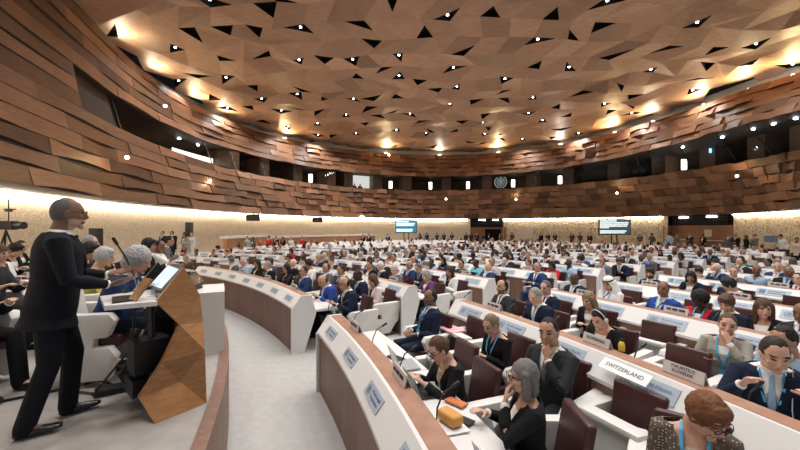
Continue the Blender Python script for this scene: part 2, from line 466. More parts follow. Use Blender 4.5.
# ---- gallery behind the glass
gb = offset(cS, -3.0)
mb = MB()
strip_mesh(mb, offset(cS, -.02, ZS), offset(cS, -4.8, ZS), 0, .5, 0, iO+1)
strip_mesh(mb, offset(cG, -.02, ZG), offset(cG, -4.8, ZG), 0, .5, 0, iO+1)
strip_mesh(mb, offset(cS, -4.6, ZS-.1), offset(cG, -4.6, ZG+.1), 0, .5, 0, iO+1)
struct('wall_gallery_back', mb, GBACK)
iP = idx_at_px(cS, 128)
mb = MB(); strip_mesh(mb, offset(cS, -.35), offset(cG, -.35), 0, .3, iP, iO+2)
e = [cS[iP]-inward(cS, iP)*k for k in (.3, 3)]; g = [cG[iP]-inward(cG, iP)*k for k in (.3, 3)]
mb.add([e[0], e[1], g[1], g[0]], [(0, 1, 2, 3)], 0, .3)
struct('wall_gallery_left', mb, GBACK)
pane_px = [(128, 215), (215, 238), (238, 268), (268, 300), (300, 350), (350, 380), (380, 430), (430, 480), (480, 530), (530, 585), (585, 640), (640, 690), (690, 735), (735, 772), (772, 840)]
for k, (x0, x1) in enumerate(pane_px):
    i0, i1 = sorted((idx_at_px(cS, x0), idx_at_px(cS, x1)))
    mb = MB(); strip_mesh(mb, offset(cS, -.25), offset(cG, -.25), 0, .5, i0, i1+1); o = struct('window_%d' % (k+1), mb, GLASS)
    for i in (i1,):
        m2 = MB(); n = inward(cS, i); p = cS[i]-n*.25; q = cG[i]-n*.25
        m2.tube([p, q], .035, 6, round_=False); m2.build('mullion', DARKM, o)
# booth dividing walls and their small lamps
for x in (243, 272, 303, 335, 352, 381, 408, 447, 487, 528, 566, 607, 650, 697, 745, 785):
    i = idx_at_px(cS, x); n = inward(cS, i); d = (cS[i+1]-cS[i-1]).normalized()
    m2 = MB(); P = cS[i]-n*.9; Q = cS[i]-n*3.0
    w = .55
    m2.prism([P-d*w, P+d*w, Q+d*w, Q-d*w], (0, 0, ZG-ZS+.1), 0)
    o = struct('wall_booth_divider', m2, GCOL)
LAMPW = plain('booth_lamp_glow', (1, 1, 1), emit=(1, .9, .72), estr=5)
for k, x in enumerate((321, 395, 432, 469, 510, 554, 672)):
    i = idx_at_px(cS, x); n = inward(cS, i); p = cS[i]-n*1.6
    mb = MB(); mb.box(p+up*.75, (.38, .12, .85)); o = mb.build('booth_lamp', LAMPW)
    tag(o, 'small upright lit panel behind the gallery glass, %s from the left' % ordinal(k+1), 'lamp', 'lit panels in the gallery')
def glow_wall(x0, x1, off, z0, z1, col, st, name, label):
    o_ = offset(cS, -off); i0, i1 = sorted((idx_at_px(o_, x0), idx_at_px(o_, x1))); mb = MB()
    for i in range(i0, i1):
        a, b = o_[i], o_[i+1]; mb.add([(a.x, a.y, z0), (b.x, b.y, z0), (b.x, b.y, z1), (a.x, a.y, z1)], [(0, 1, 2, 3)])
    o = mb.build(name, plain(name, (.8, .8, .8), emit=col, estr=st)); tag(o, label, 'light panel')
glow_wall(352, 379, 2.2, ZS, ZG, (1, .94, .84), .75, 'self_glowing_booth_wall', 'white interpreter booth wall glowing by itself as if lit, behind gallery glass')  # wall is no lamp; the booth's light is put into its emission
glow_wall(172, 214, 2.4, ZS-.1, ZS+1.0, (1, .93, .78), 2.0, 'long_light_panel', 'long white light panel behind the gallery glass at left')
SPOTG = plain('gallery_spot_glow', (1, 1, 1), emit=(1, .97, .92), estr=25)
for k, (x, dz) in enumerate(((197, .25), (213, .2), (670, .3), (706, .3), (735, .3), (757, .3), (780, .3))):
    i = idx_at_px(cG, x); p = cG[i]-inward(cG, i)*1.2+up*(-.06)
    mb = MB(); mb.ell(p, (.10, .10, .06)); o = mb.build('gallery_downlight', SPOTG, smooth=True)
    tag(o, 'tiny round ceiling lamp inside the glazed gallery, %s from the left' % ordinal(k+1), 'light', 'gallery downlights')
i = idx_at_px(cS, 703)
p = cS[i]-inward(cS, i)*1.0+up*1.35
mb = MB(); mb.box(p, (.45, .06, .3)); o = mb.build('blue_exit_light', plain('blue_sign_glow', (.1, .4, .8), emit=(.15, .5, 1), estr=5)); tag(o, 'small glowing blue sign in the right gallery', 'sign')
# two people in the lit booth are built with the others

# ---- podium, floor
poly = [Vector((p.x, p.y, 0)) for p in offset(lowW, -2.5)]
mb = MB(); pts = poly+[Vector((-24, -8, 0)), Vector((40, -8, 0))]
mb.add(pts, [tuple(range(len(pts)))]); struct('floor', mb, CARPET)
RD = 15.95
mb = MB()
arc = [pol(RD-.09, a, DZ) for a in np.linspace(-22, 100, 90)]
mb.add(arc+[Vector((-32, 13.2, DZ)), Vector((-32, -8.4, DZ))], [tuple(range(len(arc)+2))]); struct('floor_podium', mb, DAISC)
mb = MB(); mb.sweep([(RD-.10, DZ-.03), (RD-.10, DZ+.025), (RD, DZ+.025), (RD, 0), (RD-.03, 0), (RD-.03, DZ-.03)], -22, 100, .6)
struct('trim_podium_edge', mb, WDESK)
# side platform under the left wall with its parapet
pf = [i for i in range(nA-1) if -200 < XW[i] < 362 and lowW[i].y > 12]
mb = MB()
s1, s2 = offset(lowW, 2.2, .45), offset(lowW, -.1, .45)
s3 = [Vector((p.x, p.y, 0)) for p in s1]
strip_mesh(mb, s1, s2, 0, .5, pf[0], pf[-1]+1); strip_mesh(mb, s3, s1, 0, .5, pf[0], pf[-1]+1)
struct('floor_side_platform', mb, CARPET)
def parapet(x0, x1, ztop, label):
    ii = [i for i in range(nA) if x0 <= XW[i] <= x1]; mb = MB(); A = offset(lowW, 2.35); B = offset(lowW, 1.75)
    A2 = offset(lowW, 2.25); B2 = offset(lowW, 1.95)
    def ringz(z, S): return [Vector((p.x, p.y, z)) for p in S]
    for (S, T, z0, z1, m) in ((A2, B2, 0, ztop-.16, 0), (A, B, ztop-.16, ztop, 1)):
        s0, s1, t0, t1 = ringz(z0, S), ringz(z1, S), ringz(z0, T), ringz(z1, T)
        strip_mesh(mb, s0, s1, m, .5, ii[0], ii[-1]+1); strip_mesh(mb, s1, t1, m, .5, ii[0], ii[-1]+1)
        strip_mesh(mb, t1, t0, m, .5, ii[0], ii[-1]+1); strip_mesh(mb, t0, s0, m, .5, ii[0], ii[-1]+1)
        for i in (ii[0], ii[-1]): mb.add([s0[i], s1[i], t1[i], t0[i]], [(0, 1, 2, 3)], m)
    o = mb.build('side_gallery_desk', [WFR, WHITE]); tag(o, label, 'desk')
parapet(193, 245, 1.75, 'long wooden side desk with white top by left wall, left section')
parapet(248, 366, 1.62, 'long white-topped side desk below the back-left wall, farther section')

# ------------------------------------------------------------------ ceiling
rng = random.Random(5)
out = offset(cT, -.9); xy = [(p.x, p.y) for p in out]
def inside(x, y):
    c = False; n = len(xy); P = xy+[(-17, -3), (30, -3)]
    n = len(P); j = n-1
    for i in range(n):
        if (P[i][1] > y) != (P[j][1] > y) and x < (P[j][0]-P[i][0])*(y-P[i][1])/(P[j][1]-P[i][1])+P[i][0]: c = not c
        j = i
    return c
def zc(x, y):
    d = math.hypot((x-4)/21, (y-21)/24)
    return 11.75+1.1*max(0, 1-d*d)
def soffit_y(x): return 15.6-(x+13.3)*.436
cw, ch = 1.5, 1.75
gx0, gy0 = -20, 4
NX, NY = 36, 28
gv = {}
for j in range(NY+1):
    for i in range(NX+1):
        x = gx0+i*cw+(.5*cw if j % 2 else 0)+rng.uniform(-.28, .28); y = gy0+j*ch+rng.uniform(-.25, .25)
        gv[i, j] = Vector((x, y, zc(x, y)+rng.choice((-.10, -.05, .0, .06, .11))))
mb = MB(); holes = []
def tri(a, b, c, tone): mb.add([a, b, c], [(0, 2, 1)], 0, tone)
for j in range(NY):
    for i in range(NX):
        a, b, c, d = gv[i, j], gv[i+1, j], gv[i+1, j+1], gv[i, j+1]
        m = (a+b+c+d)/4
        if not inside(m.x, m.y) or m.y < soffit_y(m.x)-.3 or m.y < 6: continue
        t = rng.gauss(.5, .16) + (.22 if rng.random() < .1 else 0); t2 = t+rng.uniform(-.06, .06)
        if rng.random() < .5 and all((m-h).length > 1.75 for h in holes[-60:]):
            s = rng.choice((0, 1, 2, 3)); q = [a, b, c, d]; q = q[s:]+q[:s]; a, b, c, d = q
            k1, k2 = rng.uniform(.48, .72), rng.uniform(.48, .72)
            p = a.lerp(b, k1); r = a.lerp(d, k2)
            mb.add([p, b, c], [(0, 2, 1)], 0, t); mb.add([p, c, r], [(0, 2, 1)], 0, t); mb.add([r, c, d], [(0, 2, 1)], 0, t2)
            h = .32; U = Vector((0, 0, h))
            mb.add([a, p, p+U, a+U], [(0, 1, 2, 3)], 1); mb.add([p, r, r+U, p+U], [(0, 1, 2, 3)], 1); mb.add([r, a, a+U, r+U], [(0, 1, 2, 3)], 1)
            mb.add([a+U, p+U, r+U], [(0, 1, 2)], 1)
            holes.append((a+p+r)/3)
        else:
            if rng.random() < .5: tri(a, b, c, t); tri(a, c, d, t2)
            else: tri(a, b, d, t); tri(b, c, d, t2)
struct('ceiling', mb, [WCEIL, BLACK])
# plain dropped soffit above the podium
mb = MB(); x1 = 30
mb.prism([(-20, soffit_y(-20), ZT), (x1, soffit_y(x1), ZT), (x1, -8, ZT), (-20, -8, ZT)], (0, 0, .25))
struct('ceiling_podium', mb, WCEIL)
# roof void and upper wall behind the cove
tv = offset(cT, -1.3)
mb = MB(); strip_mesh(mb, [Vector((p.x, p.y, ZT)) for p in tv], [Vector((p.x, p.y, 12.2)) for p in tv]); struct('wall_cove', mb, CREAMP)
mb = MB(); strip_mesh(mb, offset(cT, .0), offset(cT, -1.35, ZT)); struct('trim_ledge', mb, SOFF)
mb = MB(); mb.add([(-30, -8, 13.6), (40, -8, 13.6), (40, 52, 13.6), (-30, 52, 13.6)], [(0, 1, 2, 3)]); struct('roof', mb, BLACK)

def light(name, kind, loc, energy, col=(1, 1, 1), size=.2, parent=None, spot=None, blend=.6, aim=None):
    L = bpy.data.lights.new(name, kind); L.energy = energy; L.color = col
    if kind in ('POINT', 'SPOT'): L.shadow_soft_size = size
    if kind == 'SPOT': L.spot_size = R_(spot or 120); L.spot_blend = blend
    if kind == 'AREA': L.size = size
    o = bpy.data.objects.new(name, L); COL.objects.link(o); o.location = loc
    if aim is not None: o.rotation_euler = (Vector(aim)-Vector(loc)).to_track_quat('-Z', 'Y').to_euler()
    if parent: o.parent = parent
    return o
BULB = plain('ceiling_spot_glow', (1, 1, 1), emit=(1, .98, .94), estr=22)
cand = [h for h in holes if 8 < h.y < 40]
rng.shuffle(cand); chosen = []
for h in cand:
    if all((h-k).length > 2.6 for k in chosen): chosen.append(h)
chosen = sorted(chosen[:60], key=lambda h: (round(h.y/4), h.x))
rowi = {}
for h in chosen:
    r = round(h.y/4); rowi.setdefault(r, []).append(h)
KEY = 1.0
for ri, r in enumerate(sorted(rowi)):
    for k, h in enumerate(sorted(rowi[r], key=lambda p: p.x)):
        e = empty('ceiling_spotlight', (h.x, h.y, h.z+.05))
        tag(e, 'round spotlight in triangular ceiling opening, %s from left, %s band of lamps from front' % (ordinal(k+1), ordinal(ri+1)), 'light', 'ceiling spotlights')
        m = MB(); m.ell((0, 0, .02), (.065, .065, .03), nu=10, nv=6); m.build('bulb', BULB, e, smooth=True)
        m = MB(); m.tube([(0, 0, .05), (0, 0, .24)], [.11, .09], 10, round_=False); m.build('can', BLKP, e)
        L = light('ceiling_spot_beam', 'SPOT', (0, 0, -.06), 480*KEY, (1, .98, .95), .15, e, spot=128, blend=.9)
for k, (x, y, st, col) in enumerate(((196, 96, 1., (1, .75, .42)), (225, 120, .8, (1, .8, .5)), (286, 140, 1.3, (1, .72, .36)), (388, 152, 1.5, (1, .74, .38)), (440, 154, .6, (1, .9, .75)), (498, 153, 1.6, (1, .74, .38)), (560, 145, .9, (1, .9, .75)),
        (612, 134, 1.6, (1, .72, .36)), (648, 124, 1., (1, .8, .5)), (700, 105, .8, (1, .8, .5)), (745, 88, .9, (1, .78, .45)), (790, 76, 1.2, (1, .7, .35)), (120, 45, .7, (1, .85, .6)), (155, 78, .6, (1, .85, .6)))):
    i = idx_at_px(cT, x); p = cT[i]-inward(cT, i)*.45+up*.12
    m = MB(); m.box(p, (.3, .12, .1)); o = m.build('cove_uplight', LGHT); tag(o, 'cove lamp tucked between ceiling edge and timber wall, %s in line' % ordinal(k+1), 'light', 'cove lamps')
    n_ = inward(cT, i); q = p+n_*.35-up*.02
    light('cove_glow', 'SPOT', q, 430*st, col, .12, spot=160, blend=1.0, aim=q+n_*1.1+up*.8)
for k, (x, y) in enumerate(((127, 157.5), (210, 181), (165, 106), (446, 199), (516, 199.5), (389, 155), (737, 176), (617, 193))):
    c_ = cT if y < 160 and x > 300 else (cG if x == 165 else None)
    if x == 165: D = 19.6
    elif x == 389: D = 41
    elif x == 127: D = 15.0
    elif x == 210: D = 24.0
    elif x == 737: D = 24.5
    elif x == 617: D = 34
    else: D = 41
    p = W(x, y, D-.5)
    m = MB(); m.ell(p, (.06+D*.0012,)*3, nu=8, nv=6); o = m.build('wall_spotlight', plain('wall_spot_glow', (1, 1, 1), emit=(1, .85, .6), estr=12), smooth=True)
    tag(o, 'small glowing spotlight in a gap of the curved timber wall, %s' % ['nearest the podium', 'second on left lower fascia', 'upper left fascia', 'centre of back', 'below the back emblem', 'bright one at ceiling edge', 'right lower fascia', 'above right screen'][k], 'light', 'fascia spotlights')
    light('wall_spot_beam', 'POINT', p-(p-Vector((5, 15, p.z))).normalized()*.12, 30 if x != 389 else 30, (1, .72, .38), .04)

for k, (x, y) in enumerate([(x, y) for y in (2.0, 5.5, 9.0) for x in (-5, -1.5, 2, 5.5, 9)]):  # out-of-frame lamps, added to brighten the front rows
    e = empty('ceiling_spotlight', (x, y, ZT-.02)); tag(e, 'added unseen spotlight in plain podium soffit, %s counting from the left rear' % ordinal(k+1), 'light', 'added podium soffit spotlights')
    m = MB(); m.ell((0, 0, -.02), (.08, .08, .03), nu=10, nv=6); m.build('bulb', BULB, e, smooth=True)
    light('ceiling_spot_beam', 'SPOT', (0, 0, -.10), 520*KEY, (1, .98, .95), .2, e, spot=105, blend=.8)
# ------------------------------------------------------------------ curved desks
def wall_ok(p, margin=1.2):
    """True when p is inside the room by a margin"""
    best = None
    for i in range(0, len(lowW)-1, 3):
        d = (lowW[i]-Vector((p[0], p[1], ZB))); d.z = 0
        L = d.length
        if best is None or L < best[0]: best = (L, i)
    L, i = best
    n = inward(lowW, i); q = Vector((p[0], p[1], 0))-Vector((lowW[i].x, lowW[i].y, 0))
    return q.dot(n) > margin
def RK(k): return R0+PITCH*k
NROW = 13
def gap(k, c):       # half-angle of an aisle
    return math.degrees(.85/RK(k))
BLOCKS = []          # (row, block name, a0, a1)
NB = {'R': 'centre-right block', 'L': 'centre-left block', 'F': 'far left block'}
for k in range(NROW):
    for key, a0, a1 in (('R', 1.5, 28.9-gap(k, 0)), ('L', 28.9+gap(k, 0), 57.6-gap(k, 0)), ('F', 57.6+gap(k, 0), 86)):
        # trim to the room
        c0, c1 = a0, a1
        mar = 3.0 if key != 'F' else 3.6
        while c0 < c1 and not (wall_ok(pol(RK(k)+1.6, c0), mar)): c0 += .5
        while c1 > c0 and not (wall_ok(pol(RK(k)+1.6, c1), mar)): c1 -= .5
        # keep the part the camera sees
        def vis(a):
            p = pol(RK(k)+.3, a, 1)
            return p.y > .6 and -120 < proj(p)[0] < 1000
        while c0 < c1 and not vis(c0): c0 += .5
        while c1 > c0 and not vis(c1): c1 -= .5
        if math.radians(c1-c0)*RK(k) > 1.6: BLOCKS.append((k, key, c0, c1))
_TX = {}
def text_mesh(body, size, extrude=.0006, align='CENTER'):
    key = (body, size, extrude, align)
    if key not in _TX:
        cu = bpy.data.curves.new('lettering', 'FONT'); cu.body = body; cu.size = size; cu.extrude = extrude; cu.align_x = align; cu.align_y = 'CENTER'; cu.resolution_u = 2
        o = bpy.data.objects.new('lettering', cu); COL.objects.link(o); bpy.context.view_layer.update()
        me = bpy.data.meshes.new_from_object(o.evaluated_get(bpy.context.evaluated_depsgraph_get()))
        bpy.data.objects.remove(o); bpy.data.curves.remove(cu); me.materials.clear(); _TX[key] = me
    return _TX[key]
def txt(name, body, size, mat, parent, M, extrude=.0006, align='CENTER'):
    me = text_mesh(body, size, extrude, align)
    if not me.materials: me.materials.append(mat)
    o = bpy.data.objects.new(name, me); COL.objects.link(o); o.parent = parent; o.matrix_local = M
    return o
PLATE = plain('grey_blue_plate', (.37, .43, .50), .4)
PLATEG = plain('green_plate', (.30, .62, .50), .35)  # even green colour for the one odd plate
INK = plain('dark_blue_ink', (.10, .17, .27), .6)
INKB = plain('black_ink', (.02, .02, .025), .6)
def emblem(mb, c, ax, ay, r, mat=0, nz=None):
    """generic laurel-and-globe roundel, flat strokes"""
    nz = nz or ax.cross(ay)
    def ring(R, w, a0=0, a1=2*PI, n=20):
        for i in range(n):
            p, q = a0+(a1-a0)*i/n, a0+(a1-a0)*(i+1)/n
            mb.add([c+ax*(math.cos(t)*k)+ay*(math.sin(t)*k) for t, k in ((p, R), (q, R), (q, R-w), (p, R-w))], [(0, 1, 2, 3)], mat)
    ring(r*.62, r*.09); ring(r*.36, r*.07); ring(r, r*.16, R_(125), R_(255), 12); ring(r, r*.16, R_(-75), R_(55), 12)
    for t in (0, 45, 90, 135):
        u = ax*math.cos(R_(t))+ay*math.sin(R_(t)); v = ay*math.cos(R_(t))-ax*math.sin(R_(t))
        mb.add([c-u*r*.6-v*r*.03, c+u*r*.6-v*r*.03, c+u*r*.6+v*r*.03, c-u*r*.6+v*r*.03], [(0, 1, 2, 3)], mat)
    mb.add([c-ay*r*.95-ax*r*.05, c-ay*r*.95+ax*r*.05, c+ay*r*1.0+ax*r*.04, c+ay*r*1.0-ax*r*.04], [(0, 1, 2, 3)], mat)
SEATP = .86
def make_desk(k, key, a0, a1):
    R = RK(k)
    root = empty('desk_row', pol(R, (a0+a1)/2))
    inv = Matrix.Translation(-root.location)
    tag(root, 'curved desk row with wooden front and white band, %s row from podium, %s' % (ordinal(k+1), NB[key]), 'desk', 'curved desk rows')
    rnd = random.Random(k*7+ord(key[0])); stp = math.degrees(.42/R)
    def put(mb, name, mats, **kw):
        o = mb.build(name, mats, root, **kw); o.matrix_local = inv; return o
    put(MB().sweep([(R, 0), (R, .86), (R+.04, .86), (R+.04, 0)], a0, a1, stp, 0, lambda i: rnd.uniform(.25, .75)), 'front_panel', WDESK)
    put(MB().sweep([(R-.025, .80), (R-.025, .835), (R+.135, 1.035), (R+.165, 1.035), (R+.165, 1.0), (R+.02, .80)], a0, a1, .8), 'white_band', WHITE)
    put(MB().sweep([(R+.165, .99), (R+.165, 1.038), (R+.325, 1.038), (R+.325, .99)], a0, a1, .8, 0, lambda i: .5), 'ledge', WTOP)
    put(MB().sweep([(R+.28, .70), (R+.28, .99), (R+.31, .99), (R+.31, .70)], a0, a1, 1.2), 'riser', WDESK)
    mb = MB(); n = max(1, round(math.radians(a1-a0)*R/(SEATP*2)))
    for i in range(n):
        g = math.degrees(.006/R); b0, b1 = a0+(a1-a0)*i/n+g, a0+(a1-a0)*(i+1)/n-g
        mb.sweep([(R+.30, .715), (R+.30, .755), (R+.88, .745), (R+.88, .70)], b0, b1, .8)
    put(mb, 'worktop', WHITE)
    for a, s in ((a0, -1), (a1, 1)):
        tvec = Vector((-math.sin(R_(a)), math.cos(R_(a)), 0))*s*.05
        prof = [(R-.04, 0), (R-.04, .80), (R+.13, 1.045), (R+.33, 1.045), (R+.42, .70), (R+.20, 0)]
        m = MB(); m.prism([pol(r, a, z) for r, z in prof], tvec); put(m, 'end_panel', WHITE)
    # name plates on the sloping band
    ns = int(math.radians(a1-a0)*R/SEATP)
    near = k <= 3
    sl = Vector((.16, .20)).normalized()
    for i in range(ns):
        a = a0+(a1-a0)*(i+.5)/ns
        p0 = pol(R+.055, a, .935)
        if not (-20 < proj(p0)[0] < 820) or (k == 1 and proj(p0)[0] > 700): continue
        if (p0-Vector((0, 0, HC))).length > 27: continue
        rd = Vector((math.cos(R_(a)), math.sin(R_(a)), 0)); tg = Vector((math.sin(R_(a)), -math.cos(R_(a)), 0))   # text runs to the viewer's right
        upv = rd*sl.x+Vector((0, 0, sl.y)); nrm = tg.cross(upv)
        c = p0+nrm*.004
        m = MB(); ps = .76 if k == 0 else 1.0; w, h = (.27*ps, .078*ps)
        special = (k == 1 and key == 'R' and abs(proj(c)[0]-668) < 20)
        m.prism([c-tg*w-upv*h, c+tg*w-upv*h, c+tg*w+upv*h, c-tg*w+upv*h], nrm*.005, 0)
        c2 = c+nrm*.0065
        if near:
            emblem(m, c2-tg*.17*ps, tg, upv, .058*ps, 1)
        else:
            for dz in (.025, -.022): m.add([c2-tg*.08+upv*(dz-.01), c2+tg*.2+upv*(dz-.01), c2+tg*.2+upv*(dz+.012), c2-tg*.08+upv*(dz+.012)], [(0, 1, 2, 3)], 1)
            m.add([c2-tg*.22-upv*.05, c2-tg*.12-upv*.05, c2-tg*.12+upv*.05, c2-tg*.22+upv*.05], [(0, 1, 2, 3)], 1)
        o = put(m, 'name_plate', [PLATEG if special else PLATE, INK])
        if near:
            Mx = Matrix((tg, upv, nrm)).transposed().to_4x4(); Mx.translation = (c2+tg*.075*ps-root.location)
            if special: continue
            txt('plate_lettering', 'World Health\nOrganization', .052*ps, INK, o, Matrix.Translation(root.location) @ Mx)
    return root
for b in BLOCKS: make_desk(*b)

# ------------------------------------------------------------------ chairs
def chair_meshes():
    """faces +Y, origin on the floor under the seat"""
    out = {}
    m = MB(); m.box((0, .02, .40), (.50, .50, .12)); me = m.mesh('seat', [MAROON]); bevel_mesh(me, .035, 3); out['seat'] = me
    M = Matrix.Rotation(R_(10), 3, 'X')
    m = MB(); m.box((0, -.26, .68), (.43, .075, .47), M); me = m.mesh('backrest', [MAROON]); bevel_mesh(me, .03, 3); out['backrest'] = me
    m = MB(); m.box((0, -.285, .42), (.56, .05, .34), M); me = m.mesh('back_shell', [WHITE2]); bevel_mesh(me, .02, 2); out['back_shell'] = me
    for s, nm in ((1, 'armR'), (-1, 'armL')):
        m = MB(); x = s*.305-.055
        prof = [(-.30, .30), (-.36, .70), (.22, .69), (.27, .62), (.20, .46), (.10, .46), (.09, .37), (.22, .37), (.28, .28), (.22, .06), (-.10, .06), (-.24, .26)]
        m.prism([(x, y, z) for y, z in prof], (.11, 0, 0)); me = m.mesh('armrest', [WHITE2]); bevel_mesh(me, .018, 2); out[nm] = me
    m = MB(); m.tube([(0, 0, .06), (0, 0, .36)], .035, 8, round_=False)
    for t in range(5):
        a = 2*PI*t/5; m.tube([(0, 0, .07), (.27*math.cos(a), .27*math.sin(a), .045)], [.028, .02], 6)
    out['base'] = m.mesh('base', [DARKM], True)
    # one-piece version for the distance
    far = MB()
    far.box((0, .02, .40), (.50, .50, .12), mat=0); far.box((0, -.26, .68), (.43, .075, .47), M, mat=0); far.box((0, -.285, .42), (.56, .05, .34), M, mat=1)
    for s in (1, -1):
        x = s*.295-.045
        far.prism([(x, y, z) for y, z in [(-.30, .30), (-.34, .66), (.22, .66), (.20, .46), (.06, .46), (.26, .26), (.20, .10), (-.06, .10)]], (.09, 0, 0), 1)
    far.tube([(0, 0, .02), (0, 0, .36)], [.2, .03], 6, mat=2, round_=False)
    out['_far'] = far
    out['far'] = far.mesh('office_chair', [MAROON, WHITE2, DARKM])
    # tipped-up seat of an empty chair
    T = Matrix.Rotation(R_(6), 3, 'X')
    m = MB(); m.box((0, .03, .46), (.49, .13, .46), T); m.box((0, .05, .70), (.49, .17, .05), T); me = m.mesh('seat', [WHITE2]); bevel_mesh(me, .018, 2); out['seat_up'] = me
    f2 = MB(); f2.v = list(far.v); f2.f = list(far.f); f2.m = list(far.m); f2.t = list(far.t)
    del f2.f[0:6], f2.m[0:6], f2.t[0:6]
    f2.box((0, .03, .47), (.49, .13, .48), T, mat=1)
    out['_far_up'] = f2; out['far_up'] = f2.mesh('office_chair', [MAROON, WHITE2, DARKM])
    return out
CH = chair_meshes()
CHN = {'seat': 'seat', 'backrest': 'backrest', 'back_shell': 'back_shell', 'armR': 'armrest', 'armL': 'armrest', 'base': 'base'}
def place_chair(p, rz, label, group, detail, white=False, up=False):
    if detail:
        e = empty('office_chair', p, rz)
        for k_, n_ in CHN.items():
            o = bpy.data.objects.new(n_, CH['seat_up' if up and k_ == 'seat' else k_]); COL.objects.link(o); o.parent = e
            if white and n_ == 'backrest': o.material_slots[0].link = 'OBJECT'; o.material_slots[0].material = WHITE2
    else:
        e = bpy.data.objects.new('office_chair', CH['far_up' if up else 'far']); COL.objects.link(e); e.location = p; e.rotation_euler = (0, 0, rz)
    e.scale = (1.03, 1.02, 1.02)
    return tag(e, label, 'chair', group)
# ------------------------------------------------------------------ people
X_, Y_, Z_ = Vector((1, 0, 0)), Vector((0, 1, 0)), Vector((0, 0, 1))
def remesh(mb, vox, smooth_it=3, name='skin', fac=.5):
    me = mb.mesh(name); import bmesh
    bm = bmesh.new(); bm.from_mesh(me); bmesh.ops.remove_doubles(bm, verts=bm.verts, dist=1e-6); bmesh.ops.recalc_face_normals(bm, faces=bm.faces); bm.to_mesh(me); bm.free()
    o = bpy.data.objects.new('tmp', me); COL.objects.link(o)
    r = o.modifiers.new('r', 'REMESH'); r.mode = 'VOXEL'; r.voxel_size = vox
    if smooth_it:
        s = o.modifiers.new('s', 'SMOOTH'); s.iterations = smooth_it; s.factor = fac
    dg = bpy.context.evaluated_depsgraph_get(); dg.update()
    out = bpy.data.meshes.new_from_object(o.evaluated_get(dg)); out.name = name
    bpy.data.objects.remove(o); bpy.data.meshes.remove(me)
    out.polygons.foreach_set('use_smooth', [True]*len(out.polygons))
    return out
def del_faces(me, pred):
    import bmesh
    bm = bmesh.new(); bm.from_mesh(me)
    kill = [f for f in bm.faces if pred(f.calc_center_median())]
    bmesh.ops.delete(bm, geom=kill, context='FACES'); bm.to_mesh(me); bm.free()
def bone2(a, t, l1, l2, pole):
    a, t, pole = Vector(a), Vector(t), Vector(pole); d = t-a; L = min(d.length, (l1+l2)*.999); d.normalize(); t = a+d*L
    x = (l1*l1-l2*l2+L*L)/(2*L); h = math.sqrt(max(l1*l1-x*x, 0))
    p = pole-d*pole.dot(d); p.normalize()
    return a+d*x+p*h, t
def head_fn(fem):
    def fn(u, p):
        x, y, z = p
        if u.z < 0:
            k = (-u.z)**1.4
            x *= 1-(.40 if fem else .30)*k
            if y < 0: y *= 1-.42*(-u.z)
            else: y *= 1-.05*(-u.z)
        if u.y > 0: y *= .94
        if u.z > 0: f_ = 1+.16*u.z*u.z; x *= f_; y *= f_
        if abs(u.x) > .7: x *= .97
        return Vector((x, y, z))
    return fn
def build_hand(mb, wrist, d, palm_n, thumb, sc=1.0, curl=.35, n=8, spread=.0):
    """palm + four fingers + thumb; palm_n = direction the palm faces, thumb = side the thumb is on"""
    d = Vector(d).normalized(); palm_n = Vector(palm_n); palm_n = (palm_n-d*palm_n.dot(d)).normalized()
    side = d.cross(palm_n).normalized(); th = Vector(thumb)
    if side.dot(th) < 0: side = -side
    W_ = wrist; k = sc
    secs = [(W_-d*.02*k, side, palm_n, .025*k, .019*k), (W_+d*.015*k, side, palm_n, .030*k, .017*k), (W_+d*.05*k, side, palm_n, .040*k, .015*k), (W_+d*.085*k, side, palm_n, .041*k, .013*k), (W_+d*.094*k, side, palm_n, .034*k, .009*k)]
    mb.loft(secs, 12)
    for off, L, r in ((.031, .074, .0088), (.0105, .083, .009), (-.0105, .078, .0088), (-.031, .062, .0078)):
        p = W_+d*.082*k+side*off*k; dd = (d+side*off*spread*12).normalized(); pts = [p]; rr = [r*k*1.05]
        for q in (.42, .32, .26):
            dd = (dd*math.cos(curl)+palm_n*math.sin(curl)).normalized(); p = p+dd*L*q*k; pts.append(p); rr.append(r*k*(1-.12*len(rr)))
        mb.tube(pts, rr, n)
    p = W_+d*.022*k+side*.026*k; dd = (d*.62+side*.72+palm_n*.25).normalized(); pts = [p]; rr = [.0125*k]
    for q in (.034, .030, .024):
        p = p+dd*q*k; pts.append(p); rr.append(rr[-1]*.9); dd = (dd+d*.28+palm_n*.12).normalized()
    mb.tube(pts, rr, n)

